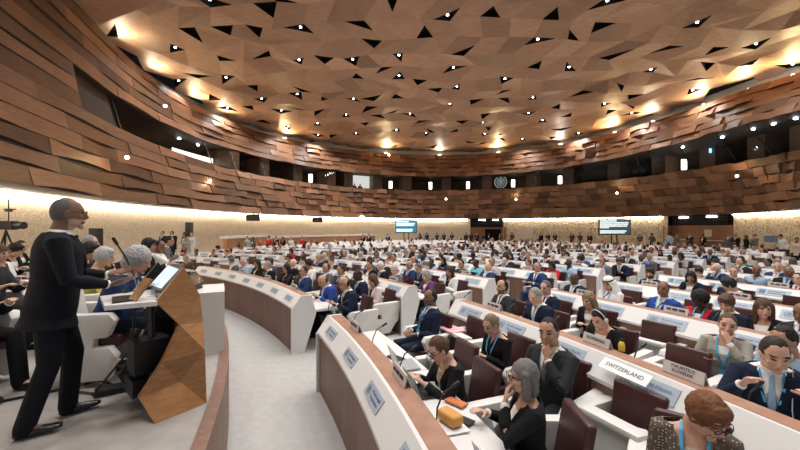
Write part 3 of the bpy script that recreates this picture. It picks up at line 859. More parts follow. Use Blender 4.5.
class Tpl: pass
def person(name, fem=False, stand=False, lean=0., twist=0., head=(0, 0, 0), hands=None, palm=None, poles=None, hair='short', top='suit',
           vox=.011, legs='sit', beard=False, girth=1.0, skirt=False, tie=True, lany=False, glasses=False, feet=None, hip=None, curl=.35, rest=None, headdress=None, eyes=False):
    """returns {part name: mesh}; origin on the floor, facing +Y. head=(yaw,pitch,roll) in degrees, pitch + is down"""
    T = Tpl(); T.parts = {}; T.lean = lean; g = girth*(.90 if fem else 1.0)
    hz = .94 if stand else .50
    if fem and stand: hz = .90
    H = Vector(hip) if hip else Vector((0, 0, hz))
    M = Matrix.Translation(H) @ Matrix.Rotation(R_(twist), 4, 'Z') @ Matrix.Rotation(-R_(lean), 4, 'X'); Mi = M.inverted()
    k = .95 if fem else 1.0
    ax, ay = (M.to_3x3() @ X_), (M.to_3x3() @ Y_)
    nb = .53*k if not fem else .51*k
    if fem: TS = [(-.12, .165, .12, 0), (-.04, .175, .125, 0), (.06, .155, .11, .0), (.16, .128, .095, .01), (.26, .145, .115, .018), (.34, .155, .125, .02), (.41, .16, .098, 0), (.455, .145, .082, -.01), (.485, .09, .065, -.01), (.51, .058, .052, -.005)]
    else: TS = [(-.12, .16, .125, 0), (-.04, .168, .13, 0), (.06, .162, .122, .008), (.16, .157, .118, .012), (.28, .175, .128, .01), (.38, .187, .125, .005), (.44, .185, .105, -.005), (.475, .15, .085, -.012), (.505, .10, .07, -.01), (.53, .062, .057, -.004)]
    sh = .178*g*(1 if not fem else .97); shz = .435*k
    def torso(mb, infl, z0=-.12, z1=.6, hem=0.0, n=28):
        secs = []
        for z, rx, ry, yo in TS:
            if z < z0-1e-6 or z > z1: continue
            secs.append((M @ Vector((0, yo, z*k)), ax, ay, rx*g+infl, ry*g+infl))
        if hem:
            z, rx, ry, yo = TS[0]; secs = [(M @ Vector((0, yo, (z-hem)*k)), ax, ay, rx*g+infl+.03, ry*g+infl+.025)]+secs
        mb.loft(secs, n)
        if z1 > .45:
            for s in (-1, 1):
                mb.tube([M @ Vector((s*.035, -.022, nb-.03)), M @ Vector((s*.09*g, -.018, nb-.065)), M @ Vector((s*.165*g, -.012, shz-.005))], [.036+infl, .044+infl, .048*g+infl], 12)
    def front(z):
        zs = [t[0]*k for t in TS]; return np.interp(z, zs, [t[3]+t[2]*g for t in TS])
    # head
    sh = .178*g*(1 if not fem else .97); shz = .435*k
    yaw, pit, rol = head
    Hm = M @ Matrix.Translation((0, .008, nb+.022)) @ Matrix.Rotation(R_(lean)*.75, 4, 'X') @ Matrix.Rotation(-R_(yaw), 4, 'Z') @ Matrix.Rotation(-R_(pit), 4, 'X') @ Matrix.Rotation(R_(rol), 4, 'Y') @ Matrix.Translation((0, .028, .105))
    hs = .95 if fem else 1.0
    Hm = Hm @ Matrix.Scale(hs, 4); H3 = Hm.to_3x3(); Hi = Hm.inverted()
    T.M, T.Hm = M, Hm
    b = MB()
    hv = 28 if vox < .009 else 20
    b.ell(Hm @ Vector((0, 0, 0)), (.081, .100, .122), H3, hv+4, hv, fn=head_fn(fem))
    E = lambda c, r: b.ell(Hm @ Vector(c), r, H3, 10, 8)
    E((0, .098, -.018), (.0125, .020, .026)); E((0, .109, -.026), (.016, .014, .011)); b.tube([Hm @ Vector((0, .088, .028)), Hm @ Vector((0, .112, -.022))], [.008, .011], 8)
    E((0, .086, -.058), (.027, .014, .008)); E((0, .086, -.068), (.022, .013, .008)); E((0, .074, -.102), (.026, .020, .018))
    for s in (-1, 1):
        E((s*.078, -.004, -.004), (.009, .020, .031)); E((s*.034, .084, .037), (.027, .012, .009)); E((s*.042, .064, -.022), (.022, .022, .025)); E((s*.044, .03, -.066), (.022, .045, .03))
    # neck
    nr = .052 if fem else .060*min(g, 1.1)
    b.tube([M @ Vector((0, -.012, nb-.06)), M @ Vector((0, 0, nb+.02)), Hm @ Vector((0, -.022, -.055))], [nr+.01, nr, nr*.98], 14)
    torso(b, -.006)
    # arms
    hands = hands or [(-.13, .36, .79), (.13, .36, .79)]; palm = palm or [(0, 0, -1), (0, 0, -1)]
    poles = poles or [(-.5, -.5, -.8), (.5, -.5, -.8)]
    arms = []
    for i, s in enumerate((-1, 1)):
        S = M @ Vector((s*sh, -.008, shz)); L1, L2 = .285*k, .255*k
        el, wr = bone2(S, Vector(hands[i]), L1, L2, Vector(poles[i])); arms.append((S, el, wr))
        b.tube([S, S.lerp(el, .4), el, el.lerp(wr, .35), wr], [.052*g, .045*g, .038*g, .037*g, .026*k], 12)
        d = (wr-el).normalized()
        hd = d if not (rest and rest[i]) else Vector(rest[i]).normalized()
        build_hand(b, wr+hd*.012, hd, palm[i], (-s, .1, .3) if abs(Vector(palm[i]).z) > .5 else (0, 0, 1), k*.98, curl)
    T.arms = arms
    # legs
    LEG = []
    for i, s in enumerate((-1, 1)):
        hj = M @ Vector((s*.09, 0, -.03)) if not stand else H+Vector((s*.09, 0, -.03))
        if stand:
            ft = feet[i] if feet else (s*.10, .0, 0, s*8)
            an = Vector((ft[0], ft[1]-.04, .085)); kn, an = bone2(hj, an, .44*k, .43*k, Vector((s*.1, 1, 0))); fd = Vector((math.sin(R_(ft[3])), math.cos(R_(ft[3])), 0))
        elif legs == 'cross' and s > 0:
            kn = hj+Vector((-.03, .42, .10)); an = kn+Vector((-.20, .22, -.27)); fd = Vector((-.35, .8, -.25)).normalized()
        else:
            kn = H+Vector((s*.12, .42, .0)); an = Vector((s*.12, .42+random.uniform(-.06, .06), .085)); fd = Vector((s*.15, 1, 0)).normalized()
        LEG.append((hj, kn, an, fd))
        b.tube([hj, hj.lerp(kn, .5), kn, kn.lerp(an, .35), an], [.078*g, .068*g, .052, .050, .035], 12)
        b.tube([an+Vector((0, 0, -.01)), an+fd*.10-Z_*.045], [.036, .03], 8)
    body = remesh(b, vox, 2 if vox < .009 else 2, 'person')
    # skin zones
    idx = np.zeros(len(body.polygons), int)
    lc = [Hi @ p.center for p in body.polygons]
    for j, c in enumerate(lc):
        if c.y < .03 or abs(c.z) > .16 or abs(c.x) > .1: 
            if not (beard and c.z < -.03 and c.z > -.14 and c.y > -.02 and abs(c.x) < .1): continue
        ax_ = abs(c.x)
        if ((ax_-.0)/.024)**2+((c.z+.064)/.010)**2 < 1: idx[j] = 1
        elif ((ax_-.033)/.016)**2+((c.z-.012)/.0085)**2 < 1 and c.y > .06: idx[j] = 2
        elif ((ax_-.034)/.023)**2+((c.z-.040)/.0065)**2 < 1 and c.y > .06: idx[j] = 3
        elif beard and -.14 < c.z < -.038 and c.y > -.0 and not (ax_ < .018 and c.z > -.044): idx[j] = 4
    for _ in range(5): body.materials.append(None)
    body.polygons.foreach_set('material_index', idx)
    T.parts['body'] = body
    # hair
    h = MB(); HE = lambda c, r, **kw: h.ell(Hm @ Vector(c), r, H3, 22, 16, **kw)
    amp = .0
    if hair == 'short': HE((0, -.016, .022), (.083, .100, .115)); amp = .004
    elif hair == 'crop': HE((0, -.014, .016), (.080, .096, .113)); amp = .001
    elif hair == 'bald':
        HE((0, -.032, -.012), (.083, .082, .075)); amp = .002
    elif hair == 'receding':
        HE((0, -.032, .014), (.083, .088, .113)); amp = .003
    elif hair == 'curly': HE((0, -.024, .035), (.108, .118, .120)); HE((0, -.06, -.03), (.095, .08, .08)); amp = .011
    elif hair == 'full': HE((0, -.014, .030), (.092, .108, .118)); HE((0, .04, .085), (.07, .06, .045)); amp = .008
    elif hair == 'afro': HE((0, -.02, .04), (.12, .125, .125)); amp = .012
    elif hair in ('bob', 'long'):
        HE((0, -.016, .028), (.092, .108, .118)); z1 = -.13 if hair == 'bob' else -.30
        for s in (-1, 1):
            h.tube([Hm @ Vector((s*.075, .012, .05)), Hm @ Vector((s*.086, .006, -.04)), Hm @ Vector((s*.082, .0, z1*.7-.02)), Hm @ Vector((s*.07, -.01, z1))], [.030, .030, .034, .020], 10)
        h.loft([(Hm @ Vector((0, -.05, .05)), H3 @ X_, H3 @ Y_, .085, .06), (Hm @ Vector((0, -.06, -.04)), H3 @ X_, H3 @ Y_, .095, .055), (Hm @ Vector((0, -.065, z1*.75)), H3 @ X_, H3 @ Y_, .092, .048), (Hm @ Vector((0, -.06, z1)), H3 @ X_, H3 @ Y_, .06, .03)], 16)
        amp = .006
    elif hair == 'bun': HE((0, -.016, .024), (.083, .102, .116)); HE((0, -.105, .02), (.038, .035, .036)); amp = .004
    elif hair == 'hijab':
        HE((0, -.012, .022), (.094, .112, .122)); h.tube([Hm @ Vector((0, -.02, -.05)), M @ Vector((0, .0, nb-.03))], [.095, .12], 16)
    elif hair == 'ghutra':
        HE((0, -.010, .026), (.098, .114, .120))
        for s in (-1, 1): h.loft([(Hm @ Vector((s*.07, -.01, .06)), H3 @ X_, H3 @ Y_, .05, .07), (Hm @ Vector((s*.10, -.01, -.05)), H3 @ X_, H3 @ Y_, .035, .08), (Hm @ Vector((s*.12, .0, -.17)), H3 @ X_, H3 @ Y_, .05, .09), (Hm @ Vector((s*.12, .03, -.30)), H3 @ X_, H3 @ Y_, .045, .07)], 14)
        h.loft([(Hm @ Vector((0, -.06, .05)), H3 @ X_, H3 @ Y_, .09, .06), (Hm @ Vector((0, -.08, -.08)), H3 @ X_, H3 @ Y_, .13, .06), (Hm @ Vector((0, -.10, -.28)), H3 @ X_, H3 @ Y_, .17, .05)], 16)
    hm = remesh(h, max(vox*.9, .0065), 2, 'hair')
    if hair in ('hijab', 'ghutra'):
        del_faces(hm, lambda c: (lambda q: q.y > .045 and ((q.x/.066)**2+((q.z+.005)/.092)**2) < 1)(Hi @ c))
    if amp:
        co_ = np.empty(len(hm.vertices)*3); hm.vertices.foreach_get('co', co_); co_ = co_.reshape(-1, 3)
        for j in range(len(co_)):
            v = Vector(co_[j]); q = Hi @ v; q.normalize()
            nn = noise.noise(v*(60 if amp > .01 else 35))*amp+noise.noise(v*140)*amp*.5
            co_[j] = v+(H3 @ q)*nn
        hm.vertices.foreach_set('co', co_.ravel())
    T.parts['scarf' if hair in ('hijab', 'ghutra') else 'hair'] = hm
    if hair == 'ghutra':
        m = MB()
        for zz in (.062, .078):
            pts = [Hm @ Vector((.094*math.cos(a), -.010+.112*math.sin(a), zz+.01*math.sin(a))) for a in np.linspace(0, 2*PI, 25)]; m.tube(pts, .007, 6, round_=False)
        T.parts['head_cord'] = m.mesh('head_cord', (), True)
    # shirt
    s_ = MB(); torso(s_, .006, -.05, .52 if not fem else .44)
    if not fem: s_.loft([(M @ Vector((0, -.008, nb-.045)), ax, ay, nr+.022, nr+.018), (M @ Vector((0, -.004, nb-.012)), ax, ay, nr+.012, nr+.010), (M @ Vector((0, .0, nb+.004)), ax, ay, nr+.008, nr+.006)], 20)
    if top in ('suit', 'jacket'):
        for S, el, wr in arms:
            d = (wr-el).normalized(); s_.tube([wr-d*.05, wr-d*.002], [.034*k, .035*k], 12, round_=False)
        sm = remesh(s_, vox*1.2, 2, 'shirt')
        T.parts['shirt'] = sm
    # jacket or single garment
    j_ = MB(); hem = .08 if stand else .0
    infl = .020 if top in ('suit', 'jacket') else .012
    ztop = .52
    torso(j_, infl, -.12, ztop, hem)
    endk = .965 if top in ('suit', 'jacket', 'sweater') else (.97 if top == 'robe' else .93)
    for i, (S, el, wr) in enumerate(arms):
        e2 = el.lerp(wr, endk-.06 if top in ('suit', 'jacket') else endk)
        puff = .012 if top == 'robe' else 0
        j_.tube([M @ Vector(((-1, 1)[i]*sh*.62, -.005, shz+.012)), S, S.lerp(el, .4), el, el.lerp(wr, .4), e2], [.055*g+infl*.4, .060*g+infl*.6, .052*g+infl*.5, .046*g+infl*.5, .043*g+infl*.4, .036*k+puff], 14)
    jm = remesh(j_, vox*1.25, 3, 'jacket')
    if top in ('suit', 'jacket'):
        zb = .20*k if top == 'suit' else .14*k; zt = nb-.03; wv = .062 if top == 'suit' else .080
        def cut(c):
            q = Mi @ c
            if q.z > nb-.014: return True
            return q.y > .0 and q.z > zb and abs(q.x) < .012+wv*((q.z-zb)/(zt-zb))**1.15 and q.y > front(q.z)*.45
        del_faces(jm, cut)
        # lapels
        for s in (-1, 1):
            lp = MB(); P = []
            for t in (0, .35, .7, 1.0):
                z = zb+(zt-.01-zb)*t; xi = .012+wv*t**1.15; xo = xi+(.005+.052*math.sin(PI*min(t*.62+.08, 1)))
                yy = lambda x: front(z)+infl*.9+.010-.5*(x/.19)**2*.12-(.0 if x < .1 else .01)
                P.append((M @ Vector((s*(xi-.004), yy(xi)-.004, z)), M @ Vector((s*xo, yy(xo), z))))
            for a, b_ in zip(P, P[1:]):
                q = [a[0], a[1], b_[1], b_[0]]
                lp.prism(q if s > 0 else q[::-1], (M.to_3x3() @ Y_)*.005)
            T.parts['lapel%+d' % s] = lp.mesh('lapel', (), False)
    elif top in ('dress', 'blouse', 'sweater'):
        wv = .07 if top != 'sweater' else .03
        del_faces(jm, lambda c: (lambda q: q.z > nb-.028 or (q.y > .02 and q.z > .40*k and abs(q.x) < wv*(q.z-.40*k)/(nb-.40*k)))(Mi @ c))
    elif top == 'robe':
        del_faces(jm, lambda c: (Mi @ c).z > nb-.005)
    T.parts['jacket' if top in ('suit', 'jacket') else ('robe' if top == 'robe' else ('dress' if top == 'dress' else 'blouse'))] = jm
    # tie / lanyard
    if tie and top == 'suit':
        m = MB(); zs = [nb-.035, nb-.06, .36*k, .28*k, .19*k]; ws = [.015, .016, .022, .030, .034]; secs = []
        for z, wd in zip(zs, ws): secs.append((M @ Vector((0, front(z)+.012, z)), ax, ay, wd, .006))
        m.loft(secs, 8); m.ell(M @ Vector((0, front(nb-.045)+.016, nb-.042)), (.018, .012, .016), M.to_3x3(), 8, 6)
        T.parts['tie'] = m.mesh('tie', (), True)
    if lany:
        m = MB(); zb_ = .17*k
        for s in (-1, 1):
            pts = [(s*.055, -.03, nb-.005), (s*.062, .045, nb-.02), (s*.060, front(.42*k)+.020, .42*k), (s*.038, front(.32*k)+.024, .32*k), (0, front(zb_)+.03, zb_)]
            secs = [(M @ Vector(p), ax, ay, .009, .003) for p in pts]; m.loft(secs, 6)
        m.box(M @ Vector((0, front(.1)+.034, zb_-.055)), (.075, .006, .10), M.to_3x3())
        T.parts['lanyard'] = m.mesh('lanyard', (), False)
    # trousers / skirt
    t_ = MB(); torso(t_, .010, -.12, .1)
    if top == 'robe':
        for hj, kn, an, fd in LEG: t_.tube([hj, kn, kn.lerp(an, .9)], [.12, .11, .12], 14)
    elif skirt:
        for hj, kn, an, fd in LEG: t_.tube([hj, hj.lerp(kn, .5), hj.lerp(kn, .97)], [.095, .088, .078], 14)
    else:
        for hj, kn, an, fd in LEG:
            t_.tube([hj, hj.lerp(kn, .5), kn, kn.lerp(an, .4), an+Vector((0, 0, -.02))], [.092*g, .082*g, .070, .066, .062 if not fem else .05], 14)
    T.parts['skirt' if skirt or top == 'robe' else 'trousers'] = remesh(t_, vox*1.3, 3, 'trousers')
    for s, (hj, kn, an, fd) in zip((-1, 1), LEG):
        f_ = MB(); fd_ = fd.normalized(); sd = fd_.cross(Z_).normalized(); u = sd.cross(fd_).normalized(); c = an-u*.045
        f_.loft([(c-fd_*.055, sd, u, .022, .022), (c-fd_*.04, sd, u, .034, .036), (c+fd_*.04, sd, u, .038, .04), (c+fd_*.12, sd, u, .044, .028), (c+fd_*.18, sd, u, .038, .02), (c+fd_*.205, sd, u, .02, .012)], 14)
        T.parts['shoe%+d' % s] = f_.mesh('shoe', (), True)
    if glasses:
        m = MB()
        for s in (-1, 1):
            pts = [Hm @ Vector((s*.034+.026*math.cos(a), .108-.1*abs(.026*math.cos(a)+s*.0)*.2, .010+.019*math.sin(a))) for a in np.linspace(0, 2*PI, 17)]
            m.tube(pts, .0026, 5, round_=False); m.tube([Hm @ Vector((s*.060, .106, .016)), Hm @ Vector((s*.078, .085, .018)), Hm @ Vector((s*.083, .0, .014))], .0026, 5)
        m.tube([Hm @ Vector((-.010, .113, .013)), Hm @ Vector((.010, .113, .013))], .0026, 5)
        T.parts['glasses'] = m.mesh('glasses', (), True)
    if headdress == 'headset':
        m = MB(); pts = [Hm @ Vector((.092*math.cos(a), -.005, .01+.135*math.sin(a))) for a in np.linspace(R_(-8), R_(188), 17)]; m.tube(pts, .006, 6)
        for s in (-1, 1): m.loft([(Hm @ Vector((s*.082, -.004, -.004)), H3 @ Y_, H3 @ Z_, .028, .032), (Hm @ Vector((s*.105, -.004, -.004)), H3 @ Y_, H3 @ Z_, .026, .030)], 14)
        T.parts['headset'] = m.mesh('headset', (), True)
    if headdress == 'earpiece':
        m = MB(); m.ell(Hm @ Vector((-.088, .0, -.008)), (.012, .02, .026), H3, 10, 8)
        m.tube([Hm @ Vector((-.09, .01, -.03)), Hm @ Vector((-.10, .03, -.14)), M @ Vector((-.10, front(.3)+.04, .30)), M @ Vector((-.12, front(.1)+.06, .05))], .0035, 6)
        T.parts['earpiece'] = m.mesh('earpiece', (), True)
    # one merged copy for the distance
    return T
FARMAT = {'body': 0, 'hair': 1, 'scarf': 1, 'shirt': 2, 'jacket': 3, 'lapel': 3, 'robe': 3, 'dress': 3, 'blouse': 3, 'trousers': 4, 'skirt': 4, 'shoe': 5, 'tie': 6, 'lanyard': 6, 'head_cord': 5, 'glasses': 5, 'headset': 5, 'earpiece': 5}
def merged(T, name='person', skip=()):
    V = []; Fc = []; Mi_ = []; o = 0
    for pn, me in T.parts.items():
        if pn in skip: continue
        n = len(me.vertices); c = np.empty(n*3); me.vertices.foreach_get('co', c); V.append(c.reshape(-1, 3))
        for p in me.polygons: Fc.append(tuple(i+o for i in p.vertices))
        if pn == 'body': Mi_ += [0 if p.material_index == 0 else (1 if p.material_index > 2 else (0 if p.material_index == 1 else 5)) for p in me.polygons]
        else: Mi_ += [FARMAT[pn.split('+')[0].split('-')[0]]]*len(me.polygons)
        o += n
    me = bpy.data.meshes.new(name); me.from_pydata(np.vstack(V).tolist(), [], Fc)
    for _ in range(7): me.materials.append(None)
    me.polygons.foreach_set('material_index', Mi_); me.polygons.foreach_set('use_smooth', [True]*len(Fc)); me.update()
    return me
# colours
def cloth(c, name='cloth', rough=.85, **k): return plain('%s_%02d%02d%02d' % (name, *[int(round(v*99)) for v in c]), c, rough, spec=.25, **k)
def skin(c): return plain('skin_%02d%02d%02d' % tuple(int(round(v*99)) for v in c), c, .5, spec=.35)
SKINS = {'pale': (.66, .42, .32), 'fair': (.60, .36, .26), 'tan': (.46, .26, .17), 'olive': (.40, .225, .145), 'brown': (.22, .115, .07), 'dark': (.085, .044, .028), 'deep': (.06, .032, .022)}
HAIRS = {'black': (.012, .010, .010), 'dark': (.03, .02, .015), 'brown': (.09, .05, .03), 'auburn': (.17, .07, .03), 'blond': (.36, .25, .14), 'dkblond': (.22, .15, .09), 'grey': (.26, .25, .245), 'dgrey': (.11, .105, .10), 'white': (.60, .60, .59), 'silver': (.42, .42, .43), 'midgrey': (.17, .155, .145)}
CLO = {'ink': (.005, .006, .011), 'navy': (.008, .014, .036), 'black': (.008, .008, .009), 'charcoal': (.024, .026, .030), 'grey': (.11, .115, .125), 'blue': (.014, .038, .12), 'royal': (.018, .06, .27), 'midblue': (.035, .08, .19), 'brown': (.10, .06, .04), 'beige': (.50, .42, .33), 'white': (.78, .77, .75), 'red': (.52, .02, .03), 'orange': (.6, .14, .05), 'lightblue': (.33, .47, .62), 'cyan': (.18, .52, .62), 'teal': (.02, .26, .24), 'purple': (.12, .04, .12), 'pink': (.55, .3, .33), 'green': (.06, .15, .09), 'ltgrey': (.42, .42, .43), 'blush': (.74, .64, .61), 'yellow': (.70, .62, .12), 'tweed': (.17, .15, .125), 'taupe': (.34, .31, .26), 'maroon': (.16, .02, .03)}
LANY = cloth((.10, .40, .68), 'lanyard')
SHOE = plain('black_shoe', (.012, .012, .013), .25)
def mats_for(part, o):
    sk = skin(SKINS[o.get('skin', 'fair')]); hr = plain('hair_'+o.get('haircol', 'dark'), HAIRS[o.get('haircol', 'dark')], .62, spec=.3, bump=.5, bscale=130)
    if part == 'body':
        c = SKINS[o.get('skin', 'fair')]; lip = plain('lip_'+o.get('skin', 'fair'), (c[0]*.85, c[1]*.55, c[2]*.55), .45)
        bd = plain('beard_'+o.get('beardcol', 'silver'), tuple(.68*a+.32*b*.5 for a, b in zip(c, HAIRS[o.get('beardcol', 'silver')])), .8)
        return [sk, lip, plain('eye_dark', (.03, .02, .018), .2), hr, bd]
    if part == 'hair': return [hr]
    if part == 'scarf': return [cloth(CLO[o.get('scarf', 'white')], bump=.2, bscale=30)]
    if part == 'shirt': return [cloth(CLO[o.get('shirt', 'white')])]
    if part in ('jacket', 'lapel', 'robe', 'dress', 'blouse'):
        if o.get('pattern') and part != 'shirt': return [o['pattern']]
        return [cloth(CLO[o.get('jacket', 'navy')], bump=.15, bscale=25)]
    if part in ('trousers', 'skirt'): return [cloth(CLO[o.get('trousers', o.get('jacket', 'navy') if o.get('jacket') in ('navy', 'black', 'charcoal', 'blue', 'grey', 'white') else 'black')])]
    if part == 'tie': return [cloth(CLO[o.get('tie', 'midblue')], rough=.5)]
    if part == 'lanyard': return [LANY]
    if part in ('headset',): return [WHITE2]
    if part == 'earpiece': return [WHITE2]
    return [SHOE] if part == 'shoe' else [BLKP]
def set_mats(o, ms):
    for i, m in enumerate(ms):
        if i < len(o.material_slots):
            o.material_slots[i].link = 'OBJECT'; o.material_slots[i].material = m
def put_person(T, loc, rz, look, label, group=None, sc=1.0, detail=True, hide=()):
    if detail:
        me = T.parts['body']; root = bpy.data.objects.new('person', me); COL.objects.link(root); set_mats(root, mats_for('body', look))
        for pn, m in T.parts.items():
            if pn == 'body' or pn in hide: continue
            if not m.materials: m.materials.append(None)
            nm = pn.split('+')[0].split('-')[0]
            o = bpy.data.objects.new(nm, m); COL.objects.link(o); o.parent = root; set_mats(o, mats_for(nm, look))
    else:
        if not hasattr(T, 'far'): T.far = merged(T, 'person')
        root = bpy.data.objects.new('person', T.far); COL.objects.link(root)
        set_mats(root, far_mats(look))
    root.location = loc; root.rotation_euler = (0, 0, rz); root.scale = (sc, sc, sc)
    return tag(root, label, 'person', group)
def far_mats(look):
    scarf = look.get('scarfed')
    return [mats_for('body', look)[0], mats_for('scarf' if scarf else 'hair', look)[0], mats_for('shirt', look)[0], mats_for('jacket', look)[0], mats_for('trousers', look)[0], SHOE, mats_for('lanyard' if look.get('lany') else 'tie', look)[0]]
# ------------------------------------------------------------------ templates
_T = {}
def tpl(**k):
    key = repr(sorted(k.items()))
    if key not in _T: _T[key] = person(key, **k)
    return _T[key]
DESK = [(-.15, .36, .80), (.15, .36, .80)]
LAP = [(-.10, .20, .66), (.10, .20, .66)]
PHONE = [(-.05, .27, .74), (.06, .27, .74)]
TYPE = [(-.09, .38, .81), (.09, .38, .81)]
CROSSA = [(.10, .20, .80), (-.10, .23, .84)]
REST = [(-.22, .20, .72), (.22, .20, .72)]
PIN = [(.3, 0, -1), (-.3, 0, -1)]
def chin(side, lean=0):
    s = 1 if side > 0 else -1
    y = .13+.6*math.sin(R_(lean)); h = [(-.14, .30, .78), (.14, .30, .78)]; h[0 if s < 0 else 1] = (s*.05, y+.03, .95)
    r = [None, None]; r[0 if s < 0 else 1] = (-s*.35, -.25, .9)
    p = [(0, 0, -1), (0, 0, -1)]; p[0 if s < 0 else 1] = (0, -1, 0)
    po = [(-.5, -.5, -.8), (.5, -.5, -.8)]; po[0 if s < 0 else 1] = (s*.5, .5, -1)
    return dict(hands=h, rest=r, palm=p, poles=po)
def seatang(ring, x):
    p = ring_at(x, ring); return ang_of(p)
RD_, RA_ = 1.15, 1.93
OCC = []       # (k, line, angle)
ROWW = lambda k: ordinal(k+1)
def snap(x, y, z=1.30):
    p = Wz(x, y, z); r = math.hypot(p.x-CX, p.y-CY)
    best = min(((abs(r-(RK(k)+o)), k, l) for k in range(NROW) for l, o in (('d', RD_), ('a', RA_))))
    return best[1], best[2]
def seat_pos(k, l, x, off=None): return ring_at(x, RK(k)+(off or (RD_ if l == 'd' else RA_)))
CHAIRS = []; OFF = {}
def sit(x, y, T, look, label, k=None, l=None, rot=0, sc=None, group=None, dz=0, off=None):
    if k is None: k, l = snap(x, y)
    tx = x
    for _ in range(3):
        p = seat_pos(k, l, tx, off); a = ang_of(p); hd = p-Vector((math.cos(R_(a+rot)), math.sin(R_(a+rot)), 0))*(.05+.78*math.sin(R_(T.lean)))
        tx += x-proj(hd)[0]
    p = seat_pos(k, l, tx, off); a = ang_of(p)
    dist = math.hypot(p.x, p.y)
    sc = (sc or random.uniform(.98, 1.03))*1.05
    put_person(T, (p.x, p.y, dz), R_(90+a+rot), look, label, group, sc, detail=dist < 9.5)
    OCC.append((k, l, a)); CHAIRS.append((k, l, a, rot, dist, label)); OFF[k, l, a] = off
def near_desk_ok(a): pass

L = lambda **k: k
SPECK = plain('speckled_tweed', (.10, .075, .06), .9)
_nt = SPECK.node_tree; _tc = _nt.nodes.new('ShaderNodeTexCoord'); _v = _nt.nodes.new('ShaderNodeTexVoronoi'); _v.inputs['Scale'].default_value = 55; _v.inputs['Randomness'].default_value = .35
_r = _nt.nodes.new('ShaderNodeMapRange'); _r.inputs['From Min'].default_value = .28; _r.inputs['From Max'].default_value = .20; _m = _nt.nodes.new('ShaderNodeMix'); _m.data_type = 'RGBA'
_m.inputs['A'].default_value = (.10, .075, .06, 1); _m.inputs['B'].default_value = (.62, .56, .48, 1)
_nt.links.new(_tc.outputs['Object'], _v.inputs['Vector']); _nt.links.new(_v.outputs['Distance'], _r.inputs['Value']); _nt.links.new(_r.outputs['Result'], _m.inputs['Factor']); _nt.links.new(_m.outputs['Result'], _nt.nodes['Principled BSDF'].inputs['Base Color'])
suit = dict(top='suit'); V = .0085
# ---- the delegates who can be told apart, from the front right to the back left
sit(518, 358, tpl(fem=True, top='jacket', hair='bob', glasses=True, vox=.0065, lean=4, head=(-6, -4, 0), tie=False, **chin(-1, 4)), L(jacket='black', haircol='midgrey', skin='fair', shirt='white'),
    'woman with grey bob and glasses in black jacket, hand on chin', 0, 'd', rot=-20, sc=1.0)
sit(695, 378, tpl(fem=True, top='jacket', hair='full', glasses=True, vox=.0065, lean=10, head=(-45, 26, 0), hands=PHONE, lany=True, tie=False), L(jacket='tweed', pattern=SPECK, haircol='auburn', skin='fair', shirt='beige'),
    'auburn-haired woman with glasses in speckled brown jacket, head bowed', 0, 'a', rot=38, sc=1.03)
sit(772, 327, tpl(top='suit', hair='short', vox=.0065, lean=14, head=(-15, 16, 0), hands=[(-.2, .40, .90), (.16, .42, .92)], lany=True, headdress='earpiece'), L(jacket='navy', haircol='dark', skin='fair', tie='lightblue', shirt='white'),
    'man in navy suit with pale blue tie, blue lanyard and white earpiece', 1, 'd', rot=30, sc=1.06)
sit(724.5, 309, tpl(fem=True, top='jacket', hair='bun', vox=.0075, lean=2, head=(-10, 2, -8), lany=True, tie=False, **chin(-1, 2)), L(jacket='taupe', haircol='brown', skin='fair', shirt='white'),
    'woman in grey-beige blazer with blue lanyard resting chin on fist', 1, 'a', rot=22, sc=1.02)
sit(437, 331, tpl(fem=True, top='jacket', hair='bun', glasses=True, vox=.0065, lean=13, head=(-4, 28, 0), hands=TYPE, lany=False, tie=False), L(jacket='black', haircol='brown', skin='fair', shirt='beige'),
    'woman in black blazer and glasses typing at front desk', 0, 'd', rot=0, sc=1.0, off=1.0)
sit(432, 303, tpl(top='suit', hair='crop', vox=.0075, lean=-12, head=(5, 2, 0), hands=LAP, lany=True, beard=True), L(jacket='navy', haircol='black', skin='brown', tie='midblue', beardcol='black'),
    'short-haired man in navy suit leaning back at front desk', 0, 'd', rot=0, off=1.62)
sit(491, 297, tpl(fem=True, top='dress', hair='bun', vox=.0075, lean=8, head=(0, 24, 0), hands=PHONE, lany=True, skirt=True), L(jacket='black', haircol='dkblond', skin='fair', trousers='black'),
    'blond woman in black dress with blue lanyard reading notes', 0, 'a', rot=6)
sit(549, 312, tpl(top='suit', hair='short', vox=.0065, lean=2, head=(-10, 2, 6), legs='cross', **chin(-1, 2)), L(jacket='charcoal', haircol='black', skin='tan', tie='grey'),
    'dark-haired man in charcoal suit with crossed legs, hand at cheek', 0, 'a', rot=18, sc=1.04)
sit(502, 283, tpl(top='suit', hair='receding', vox=.009, head=(8, 4, 0), beard=True), L(jacket='charcoal', haircol='black', skin='tan', beardcol='black', tie='grey'),
    'balding bearded man in charcoal suit behind the blond woman in black', 1, 'd')
sit(535, 285, tpl(top='suit', hair='short', vox=.009, lean=9, head=(-6, 24, 0)), L(jacket='navy', haircol='grey', skin='fair', tie='lightblue'),
    'grey-haired man in dark suit with pale blue tie looking down, second desk row', 1, 'd')
sit(545, 279, tpl(top='suit', hair='short', vox=.009, lean=4, head=(-6, 8, 0)), L(jacket='navy', haircol='dgrey', skin='fair'),
    'grey-haired man in dark suit behind the man with the pale blue tie', 1, 'a')
sit(589, 286, tpl(fem=True, top='jacket', hair='long', vox=.009, lean=6, head=(10, 14, 0), hands=PHONE, tie=False), L(jacket='black', haircol='dkblond', skin='fair'),
    'woman with long reddish-blond hair holding a white notepad', 1, 'a', rot=10)
